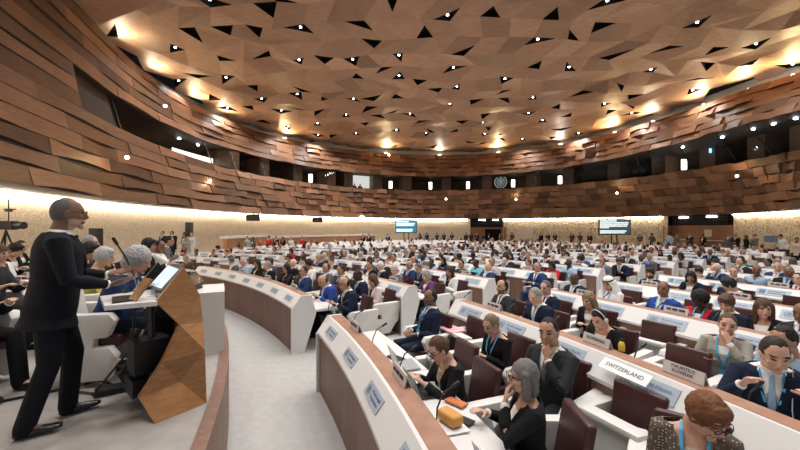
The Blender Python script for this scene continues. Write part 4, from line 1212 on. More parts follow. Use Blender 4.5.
sit(600, 310, tpl(fem=True, top='jacket', hair='bun', vox=.0075, lean=10, head=(8, 30, 0), hands=DESK, tie=False, headdress='headset'), L(jacket='black', haircol='black', skin='fair'),
    'dark-haired woman wearing white headphones behind the ROMANIA card', 1, 'd', rot=12)
sit(574, 272, tpl(top='suit', hair='bald', vox=.009, head=(-10, 12, 0), hands=DESK), L(jacket='navy', haircol='black', skin='dark', tie='lightblue'),
    'bald dark-skinned man in navy suit behind third desk row')
sit(609, 278, tpl(top='robe', hair='ghutra', vox=.009, head=(-5, 20, 0), hands=PHONE, lany=True), L(jacket='white', scarfed=1, scarf='white', skin='tan', lany=1),
    'man in white robe and white headcloth with black cord', 2, 'd')
sit(650, 272, tpl(top='suit', hair='full', vox=.009, head=(-6, 8, 0), beard=True), L(jacket='navy', haircol='dark', skin='tan', beardcol='dark', tie='brown'),
    'bearded man in dark suit and brown tie beside man in royal blue')
sit(662, 284, tpl(top='suit', hair='crop', vox=.009, head=(-14, -4, 0), hands=REST, lany=True), L(jacket='royal', haircol='black', skin='brown', tie='lightblue'),
    'man in royal blue suit with blue lanyard, third desk row', 2, 'd')
sit(700, 281, tpl(fem=True, top='jacket', hair='afro', vox=.009, head=(-6, 12, 0), lany=True, tie=False), L(jacket='red', haircol='black', skin='deep'),
    'woman in bright red jacket with blue lanyard at third desk row', 2, 'd')
sit(690, 271, tpl(fem=True, top='jacket', hair='bob', vox=.009, lean=6, head=(-12, 10, 0), tie=False), L(jacket='navy', haircol='black', skin='tan'),
    'black-haired woman in navy behind the woman in red')
sit(724, 290, tpl(top='suit', hair='full', vox=.009, lean=10, head=(-20, 16, 0), beard=True), L(jacket='navy', haircol='brown', skin='fair', beardcol='brown'),
    'brown-haired man in navy suit above the woman in grey-beige blazer', 2, 'd', rot=-10)
sit(731, 276, tpl(top='suit', hair='full', vox=.009, lean=16, head=(60, 20, 0)), L(jacket='navy', haircol='black', skin='tan'),
    'man in navy turned away showing thick black hair')
sit(762, 290, tpl(fem=True, top='jacket', hair='long', vox=.009, head=(-20, 6, 0), tie=False, hands=CROSSA), L(jacket='black', haircol='brown', skin='fair'),
    'woman with long wavy brown hair in black jacket at right', 2, 'd', rot=18)
sit(733, 267, tpl(top='suit', hair='short', vox=.01, head=(-15, 6, 0)), L(jacket='grey', haircol='dgrey', skin='fair'), 'grey-haired man in grey jacket behind the thick black hair')
sit(756, 265, tpl(top='blouse', hair='receding', vox=.01, head=(-18, 4, 0), hands=REST), L(jacket='lightblue', haircol='black', skin='brown'), 'man in light blue shirt leaning on his hand, upper right')
sit(788, 270, tpl(top='suit', hair='bald', vox=.01, head=(-25, 6, 0), girth=1.1), L(jacket='black', haircol='grey', skin='brown', shirt='lightblue'), 'bald man in open black suit near right edge')
sit(741, 256, tpl(fem=True, top='blouse', hair='full', vox=.01, head=(-15, 0, 0)), L(jacket='teal', haircol='black', skin='tan'), 'dark-haired woman in teal blouse, upper right')
sit(715, 261, tpl(fem=True, top='blouse', hair='bob', vox=.01, head=(5, 8, 0), **chin(1)), L(jacket='white', haircol='dark', skin='fair'), 'woman in white blouse with hand to her face, upper right')
sit(786, 312, tpl(top='blouse', hair='short', vox=.009, lean=10, head=(20, 12, 0)), L(jacket='lightblue', haircol='black', skin='tan'), 'dark-haired man in blue shirt partly hidden behind man with earpiece', 1, 'a', rot=10)
sit(803, 300, tpl(top='suit', hair='bald', vox=.01, head=(0, 10, 0)), L(jacket='charcoal', haircol='black', skin='brown'), 'person cut by right edge of photo, third desk row', 2, 'd')
sit(601, 254, tpl(top='suit', hair='bald', vox=.01, head=(-15, 4, 0)), L(jacket='navy', haircol='white', skin='fair', tie='midblue'), 'bald man in navy suit behind an open laptop')
sit(632, 250, tpl(top='robe', hair='bald', vox=.01, head=(-15, 4, 0)), L(jacket='white', haircol='grey', skin='tan'), 'man in long white robe beside the open wooden desk ends')
sit(580, 256, tpl(top='robe', hair='full', vox=.01, head=(10, 8, 0)), L(jacket='white', haircol='black', skin='tan'), 'black-haired man in white robe at the main aisle')
sit(564, 249, tpl(fem=True, top='blouse', hair='long', vox=.01, head=(-5, 8, 0)), L(jacket='beige', haircol='brown', skin='fair'), 'brown-haired woman in beige blouse')
sit(552, 262, tpl(fem=True, top='jacket', hair='bob', vox=.01, head=(5, 10, 0), tie=False), L(jacket='red', haircol='black', skin='brown', shirt='ltgrey'), 'woman in red jacket at the end of a desk by the main aisle')
sit(537, 262, tpl(top='suit', hair='crop', vox=.01, head=(-10, 4, 0)), L(jacket='blue', haircol='black', skin='tan'), 'man in blue suit seated just left of woman in red jacket')
sit(528, 254, tpl(top='suit', hair='short', vox=.01, head=(-10, 4, 0)), L(jacket='blue', haircol='black', skin='tan'), 'man in blue suit with white shirt, farther left of woman in red')
sit(506, 254, tpl(top='suit', hair='full', vox=.01, lean=12, head=(40, 16, 0)), L(jacket='charcoal', haircol='black', skin='tan'), 'black-haired man in dark jacket turned away, mid hall')
sit(488, 264, tpl(top='suit', hair='bald', vox=.009, lean=-8, head=(-12, 2, 0), lany=True, girth=1.1), L(jacket='blue', haircol='white', skin='fair', tie='lightblue'), 'bald man in blue suit leaning back at main aisle desk end')
sit(476, 258, tpl(fem=True, top='blouse', hair='crop', vox=.01, head=(10, 14, 0)), L(jacket='cyan', haircol='black', skin='dark'), 'woman in turquoise top left of bald man in blue suit')
sit(473, 252, tpl(fem=True, top='jacket', hair='full', vox=.01, head=(-8, 10, 0), tie=False), L(jacket='blue', haircol='black', skin='dark', shirt='lightblue'), 'woman in dark blue jacket behind the turquoise top')
sit(461, 263, tpl(top='blouse', hair='short', vox=.01, head=(-8, 6, 0)), L(jacket='charcoal', haircol='black', skin='tan'), 'man in dark shirt between woman in white and turquoise top')
sit(449, 268, tpl(fem=True, top='jacket', hair='long', vox=.009, lean=4, head=(-10, 8, 0), tie=False, hands=PHONE), L(jacket='white', haircol='dark', skin='tan', shirt='black'), 'woman with long dark hair in white jacket', 1, 'a')
sit(418, 269, tpl(top='suit', hair='short', vox=.009, lean=14, head=(5, 24, 0), hands=PHONE), L(jacket='charcoal', haircol='dgrey', skin='fair', shirt='lightblue'), 'grey-haired man in dark suit leaning forward over papers', 1, 'a')
sit(427, 266, tpl(fem=True, top='jacket', hair='bob', vox=.01, head=(20, 14, 0), tie=False), L(jacket='purple', haircol='grey', skin='fair'), 'grey-haired woman in purple behind the man leaning forward')
sit(409, 261, tpl(top='suit', hair='bald', vox=.01, head=(-5, 8, 0)), L(jacket='blue', haircol='dark', skin='tan'), 'balding man in blue suit in third row of centre-left block')
sit(394, 267, tpl(top='suit', hair='short', vox=.01, lean=8, head=(-5, 18, 0)), L(jacket='grey', haircol='silver', skin='fair'), 'silver-haired man in grey suit looking down')
sit(380, 263, tpl(top='suit', hair='short', vox=.01, lean=6, head=(50, 8, 0)), L(jacket='black', haircol='white', skin='fair'), 'white-haired man in black suit turned sideways')
sit(373, 271, tpl(fem=True, top='jacket', hair='bob', vox=.0085, lean=3, head=(-8, 20, 0), tie=False, skirt=True, hands=PHONE), L(jacket='blush', haircol='brown', skin='fair', shirt='black', trousers='black'), 'woman in pale pink jacket and black skirt reading papers on her knees', 0, 'a', rot=-4)
sit(357, 268, tpl(top='suit', hair='crop', vox=.009, lean=8, head=(8, 12, 0), lany=True), L(jacket='navy', haircol='black', skin='deep'), 'dark-skinned man in navy suit left of woman in pale pink')
sit(343.5, 275, tpl(top='suit', hair='bald', vox=.009, lean=10, head=(0, 16, 0), glasses=True), L(jacket='navy', haircol='black', skin='tan', tie='ltgrey'), 'bald man in dark navy suit at near end of front desk', 0, 'd')
sit(341, 264, tpl(top='suit', hair='short', vox=.009, head=(-5, 8, 0)), L(jacket='blue', haircol='dark', skin='tan', tie='navy'), 'man in blue suit seated behind the front desk end', 0, 'a')
sit(322, 272, tpl(top='suit', hair='bald', vox=.009, lean=16, head=(-8, 30, 0), girth=1.1), L(jacket='royal', haircol='dark', skin='tan', tie='white'), 'balding man in vivid blue suit bending over front desk', 0, 'd')
sit(303, 268, tpl(top='suit', hair='short', vox=.009, lean=2, head=(-10, 2, 0), glasses=True, girth=1.08), L(jacket='blue', haircol='dark', skin='tan'), 'stout dark-haired man in blue suit and glasses at front desk', 0, 'd')
sit(286, 266, tpl(fem=True, top='jacket', hair='long', vox=.009, head=(-10, 2, 0), tie=False), L(jacket='black', haircol='black', skin='tan', shirt='grey'), 'woman with long black hair in black jacket at front desk', 0, 'd')
sit(267, 264, tpl(top='suit', hair='short', vox=.009, lean=6, head=(20, 10, 0)), L(jacket='black', haircol='grey', skin='fair', beardcol='white'), 'grey-haired man in black suit turned to his neighbour at front desk', 0, 'd')
sit(257, 261, tpl(fem=True, top='jacket', hair='long', vox=.009, head=(-10, 8, 0), tie=False), L(jacket='black', haircol='dark', skin='tan', shirt='white'), 'woman in black jacket with white scarf collar at front desk', 0, 'd')
sit(243, 258, tpl(top='blouse', hair='bald', vox=.009, lean=6, head=(10, 12, 0), girth=1.1), L(jacket='lightblue', haircol='white', skin='fair'), 'bald man in pale blue shirt at front desk', 0, 'd')
sit(230, 258, tpl(top='jacket', hair='short', vox=.009, lean=14, head=(60, 10, 0), tie=False), L(jacket='grey', haircol='dgrey', skin='fair'), 'man in grey jacket leaning away at far end of front desk', 0, 'd')
sit(326, 261, tpl(top='jacket', hair='receding', vox=.01, head=(-5, 6, 0), tie=False), L(jacket='grey', haircol='dark', skin='tan'), 'balding man in grey jacket behind the vivid blue suit', 0, 'a')
sit(309, 260, tpl(top='blouse', hair='full', vox=.01, head=(30, 10, 0)), L(jacket='white', haircol='dark', skin='tan'), 'dark-haired man in white shirt behind stout man in blue', 0, 'a')
sit(291, 249, tpl(fem=True, top='blouse', hair='bob', vox=.01, head=(0, 10, 0)), L(jacket='red', haircol='black', skin='tan'), 'woman in red top in the centre-left block')

# ---- everyone else
for k_, l_, x_, lb_ in ((0, 'a', 614, 'empty white and maroon chair below the SWITZERLAND sheet'), (1, 'a', 646, 'empty white and maroon chair above right of the ROMANIA card'), (1, 'd', 672, 'empty maroon chair behind the two-line name card')):
    a_ = ang_of(seat_pos(k_, l_, x_)); p_ = seat_pos(k_, l_, x_); OCC.append((k_, l_, a_)); CHAIRS.append((k_, l_, a_, 8, math.hypot(p_.x, p_.y), '='+lb_))
rnd = random.Random(99)
CT = []
for nm, kw in enumerate((
    dict(top='suit', hair='short', head=(-8, 4, 0)), dict(top='suit', hair='bald', head=(-4, 10, 0), lean=6, girth=1.08), dict(top='suit', hair='full', head=(10, 16, 0), lean=10),
    dict(top='suit', hair='receding', head=(-14, 2, 0), lean=-6, hands=LAP), dict(top='suit', hair='crop', head=(20, 6, 0), **chin(1)), dict(top='suit', hair='short', head=(0, 26, 0), lean=12, hands=PHONE),
    dict(top='blouse', hair='short', head=(-6, 8, 0)), dict(top='jacket', hair='short', head=(35, 4, 0), tie=False, hands=REST), dict(top='suit', hair='crop', head=(-16, 6, 0), lean=2, girth=1.1),
    dict(fem=True, top='jacket', hair='long', head=(-6, 8, 0), tie=False), dict(fem=True, top='blouse', hair='bob', head=(6, 14, 0), lean=6), dict(fem=True, top='jacket', hair='bun', head=(-10, 4, 0), tie=False, hands=PHONE),
    dict(fem=True, top='blouse', hair='full', head=(-12, 6, 0), **chin(-1)), dict(fem=True, top='jacket', hair='hijab', head=(0, 6, 0), tie=False))):
    CT.append((kw, tpl(vox=.014, **kw)))
CN = {'ltgrey': 'pale-grey', 'midblue': 'mid-blue', 'lightblue': 'light-blue', 'blush': 'pale-pink', 'royal': 'royal-blue'}
HN = {'dkblond': 'dark-blond', 'dgrey': 'dark-grey'}
def rlook(kw):
    fem = kw.get('fem'); o = {}
    if fem: o['jacket'] = rnd.choice(['black', 'black', 'navy', 'white', 'ltgrey', 'blue', 'red', 'beige', 'teal', 'lightblue', 'pink', 'charcoal', 'orange'])
    elif kw['top'] == 'blouse': o['jacket'] = rnd.choice(['white', 'white', 'lightblue', 'ltgrey'])
    else: o['jacket'] = rnd.choice(['navy', 'navy', 'navy', 'blue', 'blue', 'midblue', 'charcoal', 'charcoal', 'black', 'grey', 'grey', 'ltgrey', 'brown'])
    o['skin'] = rnd.choice(['fair', 'fair', 'pale', 'tan', 'tan', 'olive', 'brown', 'dark', 'deep'])
    o['haircol'] = rnd.choice(['black', 'black', 'dark', 'dark', 'brown', 'grey'] + (['white', 'dgrey'] if not fem else ['dkblond', 'blond'])) if o['skin'] in ('fair', 'pale', 'tan', 'olive') else rnd.choice(['black', 'black', 'black', 'dgrey'])
    o['shirt'] = rnd.choice(['white', 'white', 'white', 'lightblue']); o['tie'] = rnd.choice(['midblue', 'navy', 'red', 'grey', 'maroon', 'lightblue'])
    if kw['hair'] == 'hijab': o['scarfed'] = 1; o['scarf'] = rnd.choice(['black', 'beige', 'white', 'lightblue'])
    return o
def in_block(k, a):
    for kk, key, a0, a1 in BLOCKS:
        if kk == k and a0-.1 <= a <= a1+.1: return key, a0, a1
    return None
slots = []
for (k, key, a0, a1) in BLOCKS:
    n = int(math.radians(a1-a0)*RK(k)/SEATP)
    for l, off in (('d', RD_), ('a', RA_)):
        r = RK(k)+off
        for i in range(n):
            a = a0+(a1-a0)*(i+.5)/n+(0 if l == 'd' else .25/ r*57.3*rnd.uniform(-1, 1))
            p = pol(r, a); x, y = proj((p.x, p.y, 1.2))
            if p.y < 1.2 or not -40 < x < 830: continue
            if l == 'a' and not wall_ok(p, 1.2): continue
            m = min([abs(a-b)*R_(1)*r for kk, ll, b in OCC if kk == k and ll == l] or [9])
            if m < .62: continue
            # nothing may come between the lens and the people just behind it
            dist = math.hypot(p.x, p.y)
            if dist < 2.0: continue
            pr = .96 if l == 'd' else .86
            if key == 'F': pr = .40 if l == 'd' else .25
            if k <= 1 and key == 'R': pr = 0
            if k == 0 and key == 'L': pr = 0 if l == 'd' else (.5 if x > 230 else .2)
            if k == 2 and key == 'R': pr = .55
            fromaisle = (i+1) if key == 'L' else n-i
            slots.append((dist, k, key, l, a, p, rnd.random() < pr, i, n))
slots.sort(key=lambda s: s[0])
nind = 0; crowd_sp = []; NPMAX = 300-len(OCC)-48
far_chair = []; nch = len(CHAIRS)
BN = {'R': 'centre-right', 'L': 'centre-left', 'F': 'far left'}
def where(k, key, l, i, n):
    fa = {'R': n-i, 'L': i+1, 'F': i+1}[key]
    return '%s seat from aisle, %s %s row, %s block' % (ordinal(fa), 'behind' if l == 'a' else 'at', ordinal(k+1), BN[key])
for dist, k, key, l, a, p, occ, i, n in slots:
    if occ:
        kw, T = rnd.choice(CT[:9]+CT[:1]+CT[2:3]+CT[4:6]+CT[8:9]) if rnd.random() < .68 else rnd.choice(CT[9:]); o = rlook(kw)
        if nind < NPMAX:
            if kw['hair'] == 'hijab': hd = CN.get(o['scarf'], o['scarf'])+' headscarf'
            elif kw['hair'] == 'bald': hd = 'bald'
            else: hd = HN.get(o['haircol'], o['haircol'])+' hair'
            w_ = 'person, %s, %s top, %s' % (hd, CN.get(o['jacket'], o['jacket']), where(k, key, l, i, n))
            put_person(T, (p.x, p.y, 0), R_(90+a+rnd.uniform(-14, 14)), o, w_, 'seated delegates', rnd.uniform(1.0, 1.09), detail=dist < 9.5)
            nind += 1
        else:
            crowd_sp.append((p, a+rnd.uniform(-14, 14), T, o))
    CHAIRS.append((k, l, a, 0, dist, key, i, n, occ))
print('seated individuals', len(OCC)+nind, 'rest', len(crowd_sp), 'chairs', len(CHAIRS))

# people standing about
ST = [tpl(stand=True, top='suit', hair='short', vox=.014, hands=[(-.24, .06, .82), (.24, .06, .82)]), tpl(stand=True, top='suit', hair='crop', vox=.014, hands=[(-.05, .25, 1.12), (.07, .25, 1.1)], head=(15, 14, 0)),
      tpl(stand=True, fem=True, top='jacket', hair='long', vox=.014, tie=False, hands=[(-.05, .22, 1.05), (.05, .24, 1.05)]), tpl(stand=True, fem=True, top='blouse', hair='bun', vox=.014, hands=[(-.22, .06, .8), (.22, .06, .8)], head=(-20, 0, 0)),
      tpl(stand=True, top='blouse', hair='full', vox=.014, hands=[(-.22, .10, .9), (.10, .3, 1.2)])]
def stand_at(x, D, z, t, look, label, face=None, group='people standing around the hall', sc=1.0):
    p = W(x, 228, D); p.z = z
    f = Vector(face) if face else (Vector((CX, CY, 0))-p)
    put_person(ST[t], p, math.atan2(-f.x, f.y), look, label, group, sc, detail=False)
for x, D, z, t, lk, lb in (
    (163.5, 18.2, .45, 1, L(jacket='black', skin='fair', haircol='black'), 'man in black suit standing by left wall, leftmost of the group'),
    (173, 18.4, .45, 1, L(jacket='black', skin='tan', haircol='dark'), 'man in black suit reading a paper, second in group by left wall'),
    (185, 18.6, .45, 2, L(jacket='taupe', skin='tan', haircol='dark', trousers='maroon'), 'woman in grey-brown jacket standing beside black loudspeaker'),
    (192, 18.9, .45, 3, L(jacket='white', skin='fair', haircol='dark'), 'woman in white standing at the end of the wooden side desk'),
    (247, 25, 0, 0, L(jacket='ltgrey', skin='fair', haircol='dark'), 'person in pale grey standing left of the people in orange'),
    (253, 25.5, 0, 2, L(jacket='green', skin='tan', haircol='black'), 'person in green standing left of the people in orange'),
    (261, 26, 0, 3, L(jacket='orange', skin='tan', haircol='black'), 'person in orange standing, left of two by side desk'),
    (269, 26, 0, 4, L(jacket='red', skin='fair', haircol='dark'), 'person in red and orange standing, right of two by side desk'),
    (276, 26.5, 0, 0, L(jacket='black', skin='tan', haircol='black'), 'person in black standing right of the people in orange'),
    (283, 27, 0, 2, L(jacket='black', skin='fair', haircol='black', shirt='red'), 'person with long black hair standing near side desk'),
    (291, 27, 0, 3, L(jacket='white', skin='fair', haircol='dark'), 'person in white top standing near side desk'),
    (302, 28, 0, 3, L(jacket='red', skin='tan', haircol='brown'), 'person in red standing at the gap between the side desks'),
    (363, 34, 0, 1, L(jacket='black', skin='tan', haircol='black'), 'person in black standing by the lit corner of back wall'),
    (369, 34.5, 0, 0, L(jacket='charcoal', skin='fair', haircol='black'), 'person in dark grey standing beside the lit corner'),
    (388, 36, 0, 1, L(jacket='charcoal', skin='tan', haircol='black'), 'person in dark suit standing left of the left screen'),
    (237, 24.8, .45, 3, L(jacket='grey', skin='fair', haircol='brown'), 'person behind the nearer side desk, left one'),
    (244, 25.8, .45, 2, L(jacket='charcoal', skin='tan', haircol='dark'), 'person behind the nearer side desk, right one')):
    if 'behind the nearer' in lb: z = -.05
    stand_at(x, D, z, t, lk, lb)
bx = [(420, 'navy'), (427, 'black'), (437, 'charcoal'), (444, 'black'), (452, 'navy'), (466, 'black'), (471, 'charcoal'), (477, 'black'), (484, 'navy'), (489, 'black'), (500, 'charcoal'), (512, 'brown'), (541, 'black'), (548, 'charcoal'), (555, 'navy'), (572, 'black'), (580, 'brown'), (590, 'charcoal'), (640, 'grey'), (652, 'tweed')]
for q, (x, c) in enumerate(bx):
    i = min(range(len(lowW)), key=lambda k: abs(XW[k]-x)); D = lowW[i].y-1.0-rnd.random()*.6
    stand_at(x, D, 0, rnd.choice((0, 1, 2, 4)), L(jacket=c, skin=rnd.choice(('tan', 'fair', 'brown')), haircol='black'), 'person in %s standing along the back wall, %s from left' % (c, ordinal(q+1)), sc=1.02)
for x, D, t, c, lb in ((669, 29.0, 4, 'lightblue', 'man in light blue shirt standing at the wooden booth'), (677, 29.4, 3, 'tweed', 'person in patterned top standing at the wooden booth'), (690, 28.0, 1, 'charcoal', 'person in dark grey before the booth'), (703, 27.5, 2, 'black', 'woman in black standing below the cream notice'),
                       (729, 25.5, 0, 'grey', 'man in grey standing at right end of booth'), (736, 25.0, 1, 'black', 'person in black in the group right of the booth'), (746, 24.4, 2, 'black', 'red-haired woman in black in the group right of the booth'), (755, 24.0, 0, 'tweed', 'man in dark olive in the group right of the booth'),
                       (781, 21.5, 4, 'white', 'person in white shirt working at the right wall desk'), (797, 18.6, 3, 'beige', 'curly-haired person at the right edge by the wall')):
    fx = (-1, -.4, 0) if x not in (746, 755) else ((1, -.3, 0) if x == 746 else (-1, .1, 0))
    stand_at(x, D, .12, t, L(jacket=c, skin='tan' if x != 797 else 'brown', haircol='auburn' if x == 746 else 'black', trousers='black'), lb, fx, sc=1.04)
for x, c in ((357, 'black'), (364, 'charcoal')):
    i = idx_at_px(cS, x); p = cS[i]-inward(cS, i)*.9
    put_person(ST[1], (p.x, p.y, ZS-1.05), PI+.4, L(jacket=c, skin='fair', haircol='black'), 'interpreter in %s standing in the lit booth' % c, 'people in the lit booth', .95, detail=False)

# ---- distant crowd: one object
def crowd():
    V = []; Fc = []; Mi = []; Mt = []; idx = {}; o = 0; lo = {}
    for p, a, T, lk in crowd_sp:
        if id(T) not in lo:
            me = merged(T) if not hasattr(T, 'far') else T.far
            ob = bpy.data.objects.new('t', me.copy()); COL.objects.link(ob); d = ob.modifiers.new('d', 'DECIMATE'); d.ratio = .05
            dg = bpy.context.evaluated_depsgraph_get(); dg.update(); m2 = bpy.data.meshes.new_from_object(ob.evaluated_get(dg)); bpy.data.objects.remove(ob)
            c = np.empty(len(m2.vertices)*3); m2.vertices.foreach_get('co', c)
            lo[id(T)] = (c.reshape(-1, 3), [tuple(q.vertices) for q in m2.polygons], [q.material_index for q in m2.polygons])
        c, fs, ms = lo[id(T)]; t = R_(90+a); Rm = np.array([[math.cos(t), -math.sin(t), 0], [math.sin(t), math.cos(t), 0], [0, 0, 1]])
        V.append(c @ Rm.T+np.array(p)); fm = far_mats(lk); loc = []
        for m in fm:
            if m.name not in idx: idx[m.name] = len(Mt); Mt.append(m)
            loc.append(idx[m.name])
        Fc += [tuple(q+o for q in f) for f in fs]; Mi += [loc[min(m, 6)] for m in ms]; o += len(c)
    if not V: return
    me = bpy.data.meshes.new('crowd'); me.from_pydata(np.vstack(V).tolist(), [], Fc)
    for m in Mt: me.materials.append(m)
    me.polygons.foreach_set('material_index', Mi); me.polygons.foreach_set('use_smooth', [True]*len(Fc)); me.update()
    ob = bpy.data.objects.new('crowd', me); COL.objects.link(ob)
    tag(ob, 'distant crowd of seated delegates filling the rear rows', 'crowd', kind='stuff')
crowd()

# ---- chairs
CHAIRS.sort(key=lambda c: c[4])
cf = MB(); cnt = {}
nc = 0
for c in CHAIRS:
    k, l, a, rot, dist = c[:5]
    off = OFF.get((k, l, a)) or (RD_ if l == 'd' else RA_)
    if nc < 300:
        if len(c) > 6: lab = 'chair, white arms, maroon leather, '+where(k, c[5], l, c[6], c[7])
        else:
            lab = c[5][1:] if c[5][0] == '=' else 'maroon chair under '+' '.join(c[5].split()[:12])
        p = pol(RK(k)+off, a); r_ = R_(90+a+rot)
        back = Vector((math.sin(r_), -math.cos(r_), 0))*.04
        up = (len(c) > 6 and not c[8]) or (len(c) == 6 and c[5][0] == '=')
        if up and len(c) > 6: lab = lab.replace('chair, white arms, maroon leather', 'empty chair with white tipped-up seat')
        place_chair(p+back, r_, lab, 'conference chairs', dist < 9.5, up=up); nc += 1
    else:
        p = pol(RK(k)+off, a); r_ = R_(90+a); Rm = Matrix.Rotation(r_, 3, 'Z'); s = CH['_far' if len(c) == 6 or c[8] else '_far_up']
        cf.v += [tuple(Rm @ Vector(v)+p) for v in s.v] if False else []
        o = len(cf.v); cf.v += [tuple(Rm @ Vector(v)+p) for v in s.v]; cf.f += [tuple(i+o for i in f) for f in s.f]; cf.m += s.m; cf.t += s.t
if cf.v: tag(cf.build('distant_chairs', [MAROON, WHITE2, DARKM]), 'distant white and maroon chairs of the rear rows', 'chairs', kind='stuff')
# ------------------------------------------------------------------ lectern
def P(x, y, D): return W(x, y, D)
DF = lambda y: (HC-DZ)*F/(y-Y0)
v = dict(A=P(184,267,3.0), B=P(156,302,2.85), C=P(180,325,2.95), D=P(161.7,363,2.90), E=P(139,398,2.85), F=P(155,424,DF(424)), G=P(206.7,403,DF(403)),
         H=P(205,350,3.15), I=P(203,322,3.18), J=P(200,295,3.15), K=P(180,382,2.98))
wv = Vector((-.50, .42, 0)); wn = wv.normalized()
facets = [('A','J','B',.66), ('B','J','C',.40), ('C','J','I',.52), ('C','I','H',.82), ('C','H','D',.62), ('D','H','K',.16), ('E','D','K',.48), ('E','K','F',.58), ('K','G','F',.74), ('K','H','G',.34)]  # last value: tone painting how light falls on each fold
outline = 'AJIHGFEDCB'
lec = empty('lectern', (v['F']+v['G'])/2); lec.location.z = DZ
tag(lec, 'oak lectern of folded triangular panels with white reading desk', 'lectern')
def rel(mb, name, mats, parent, **k):
    o = mb.build(name, mats, parent, **k)
    r = parent
    off = Vector((0, 0, 0))
    while r: off += Vector(r.location); r = r.parent
    o.location = -off; return o
def cheek(shift, mat):
    m = MB(); t = wn*.045
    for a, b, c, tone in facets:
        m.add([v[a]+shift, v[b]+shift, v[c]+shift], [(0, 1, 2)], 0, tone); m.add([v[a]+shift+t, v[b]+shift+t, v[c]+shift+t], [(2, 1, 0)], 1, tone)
    for a, b in zip(outline, outline[1:]+outline[0]):
        m.add([v[a]+shift, v[b]+shift, v[b]+shift+t, v[a]+shift+t], [(0, 1, 2, 3)], 0, .4)
    return m
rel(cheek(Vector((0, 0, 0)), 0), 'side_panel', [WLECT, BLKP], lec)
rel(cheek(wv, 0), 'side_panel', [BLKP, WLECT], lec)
m = MB()
for a, b in zip('JIH', 'IHG'):
    m.prism([v[a], v[b], v[b]+wv, v[a]+wv], Vector((-.03, -.02, 0)), 0, .5)
rel(m, 'front_panel', WLECT, lec)
wt = [Vector((*Wz(104.5, 306, 1.714).xy, 1.714)), Vector((*Wz(100, 296, 1.714).xy, 1.714)), Vector((-2.36, 3.40, 1.714)), Vector((*Wz(157.5, 301.5, 1.714).xy, 1.714))]
m = MB(); m.prism([p-Vector((0, 0, .035)) for p in wt], (0, 0, .035)); rel(m, 'reading_desk', WHITE, lec)
m = MB(); c0 = (v['D']+v['D']+wv)/2
m.box(c0+Vector((-.02, .02, .0)), (.22, .26, .28), Matrix.Rotation(R_(-40), 3, 'Z')); m.box(c0+Vector((-.05, .05, -.26)), (.26, .28, .14), Matrix.Rotation(R_(-40), 3, 'Z'))
m.tube([c0+Vector((-.1, 0, .2)), c0+Vector((-.2, .05, 0)), c0+Vector((-.12, 0, -.3))], .02, 6)
rel(m, 'equipment_rack', BLKP, lec)
m = MB(); m.tube([v['C']+wn*.3+Vector((-.12, -.05, .2)), v['K']+wn*.3+Vector((-.1, -.05, -.1))], .03, 8); rel(m, 'column', DARKM, lec)
# sloping monitor on the lectern
mo = empty('lectern_monitor', P(160, 291, 2.95)); tag(mo, 'sloping touch screen with glowing pale display on lectern', 'monitor')
q = [P(182, 268, 3.03), P(161, 291, 2.92), P(148, 286.5, 3.30), P(169, 263.5, 3.42)]
nn = (q[1]-q[0]).cross(q[2]-q[1]).normalized()
if nn.z < 0: nn = -nn
m = MB(); m.prism([p-nn*.03 for p in q], nn*.028); rel(m, 'casing', DARKM, mo)
cc = sum(q, Vector())/4; m = MB(); m.add([cc+(p-cc)*.84+nn*.004 for p in q], [(0, 1, 2, 3)])
rel(m, 'display', plain('monitor_glow', (.5, .6, .7), .3, emit=(.62, .74, .85), estr=.75), mo)
zt = 1.714
def on_desk(x, y): D = (HC-zt)*F/(y-Y0); return W(x, y, D)
m = MB(); a, b, c, d = on_desk(112, 298), on_desk(112, 304), on_desk(134, 301), on_desk(131, 296)
m.prism([a, b, c, d], (0, 0, .012)); o = m.build('black_tablet', BLKP); tag(o, 'black tablet lying flat on the lectern desk', 'tablet')
m = MB(); a = on_desk(131, 300); b = on_desk(137, 301.5)
m.prism([a, b, b+Vector((.06, .1, .16)), a+Vector((.06, .1, .16))], (-.01, -.012, .01)); o = m.build('wooden_card_stand', WLECT); tag(o, 'small leaning tan wooden board on the lectern desk', 'stand')
m = MB(); g = on_desk(155, 296); m.tube([g+Vector((0, 0, .004)), g+Vector((0, 0, .11))], [.028, .035], 12, round_=False)
o = m.build('water_glass', glass_mat('tumbler_glass', (.9, .93, .95), .25), smooth=True); tag(o, 'clear water glass on the lectern beside the monitor', 'glass')
g = on_desk(146, 297); m = MB(); m.prism([g, g+Vector((.12, .05, 0)), g+Vector((.06, .17, 0)), g+Vector((-.06, .12, 0))], (0, 0, .004)); o = m.build('paper_note', plain('paper', (.85, .85, .84), .8)); tag(o, 'white note sheet on lectern next to glass', 'paper')
def mic(base, pts, label, r=.007):
    e = empty('gooseneck_microphone', base); tag(e, label, 'microphone')
    m = MB(); m.tube([base+Vector((0, 0, .004)), base+Vector((0, 0, .024))], [.032, .026], 10, round_=False); rel(m, 'base', BLKP, e)
    m = MB(); m.tube([base+Vector((0, 0, .02))]+pts, r, 6); rel(m, 'neck', BLKP, e)
    m = MB(); d = (pts[-1]-pts[-2]).normalized(); m.tube([pts[-1], pts[-1]+d*.055], [r*1.9, r*2.1], 8); rel(m, 'capsule', BLKP, e, smooth=True)
b0 = Vector((*wt[1].lerp(wt[2], .45).xy, zt)); mic(b0, [P(134, 275, 3.28), P(126, 258, 3.22), P(117, 244, 3.15)], 'black gooseneck microphone rising from the lectern')
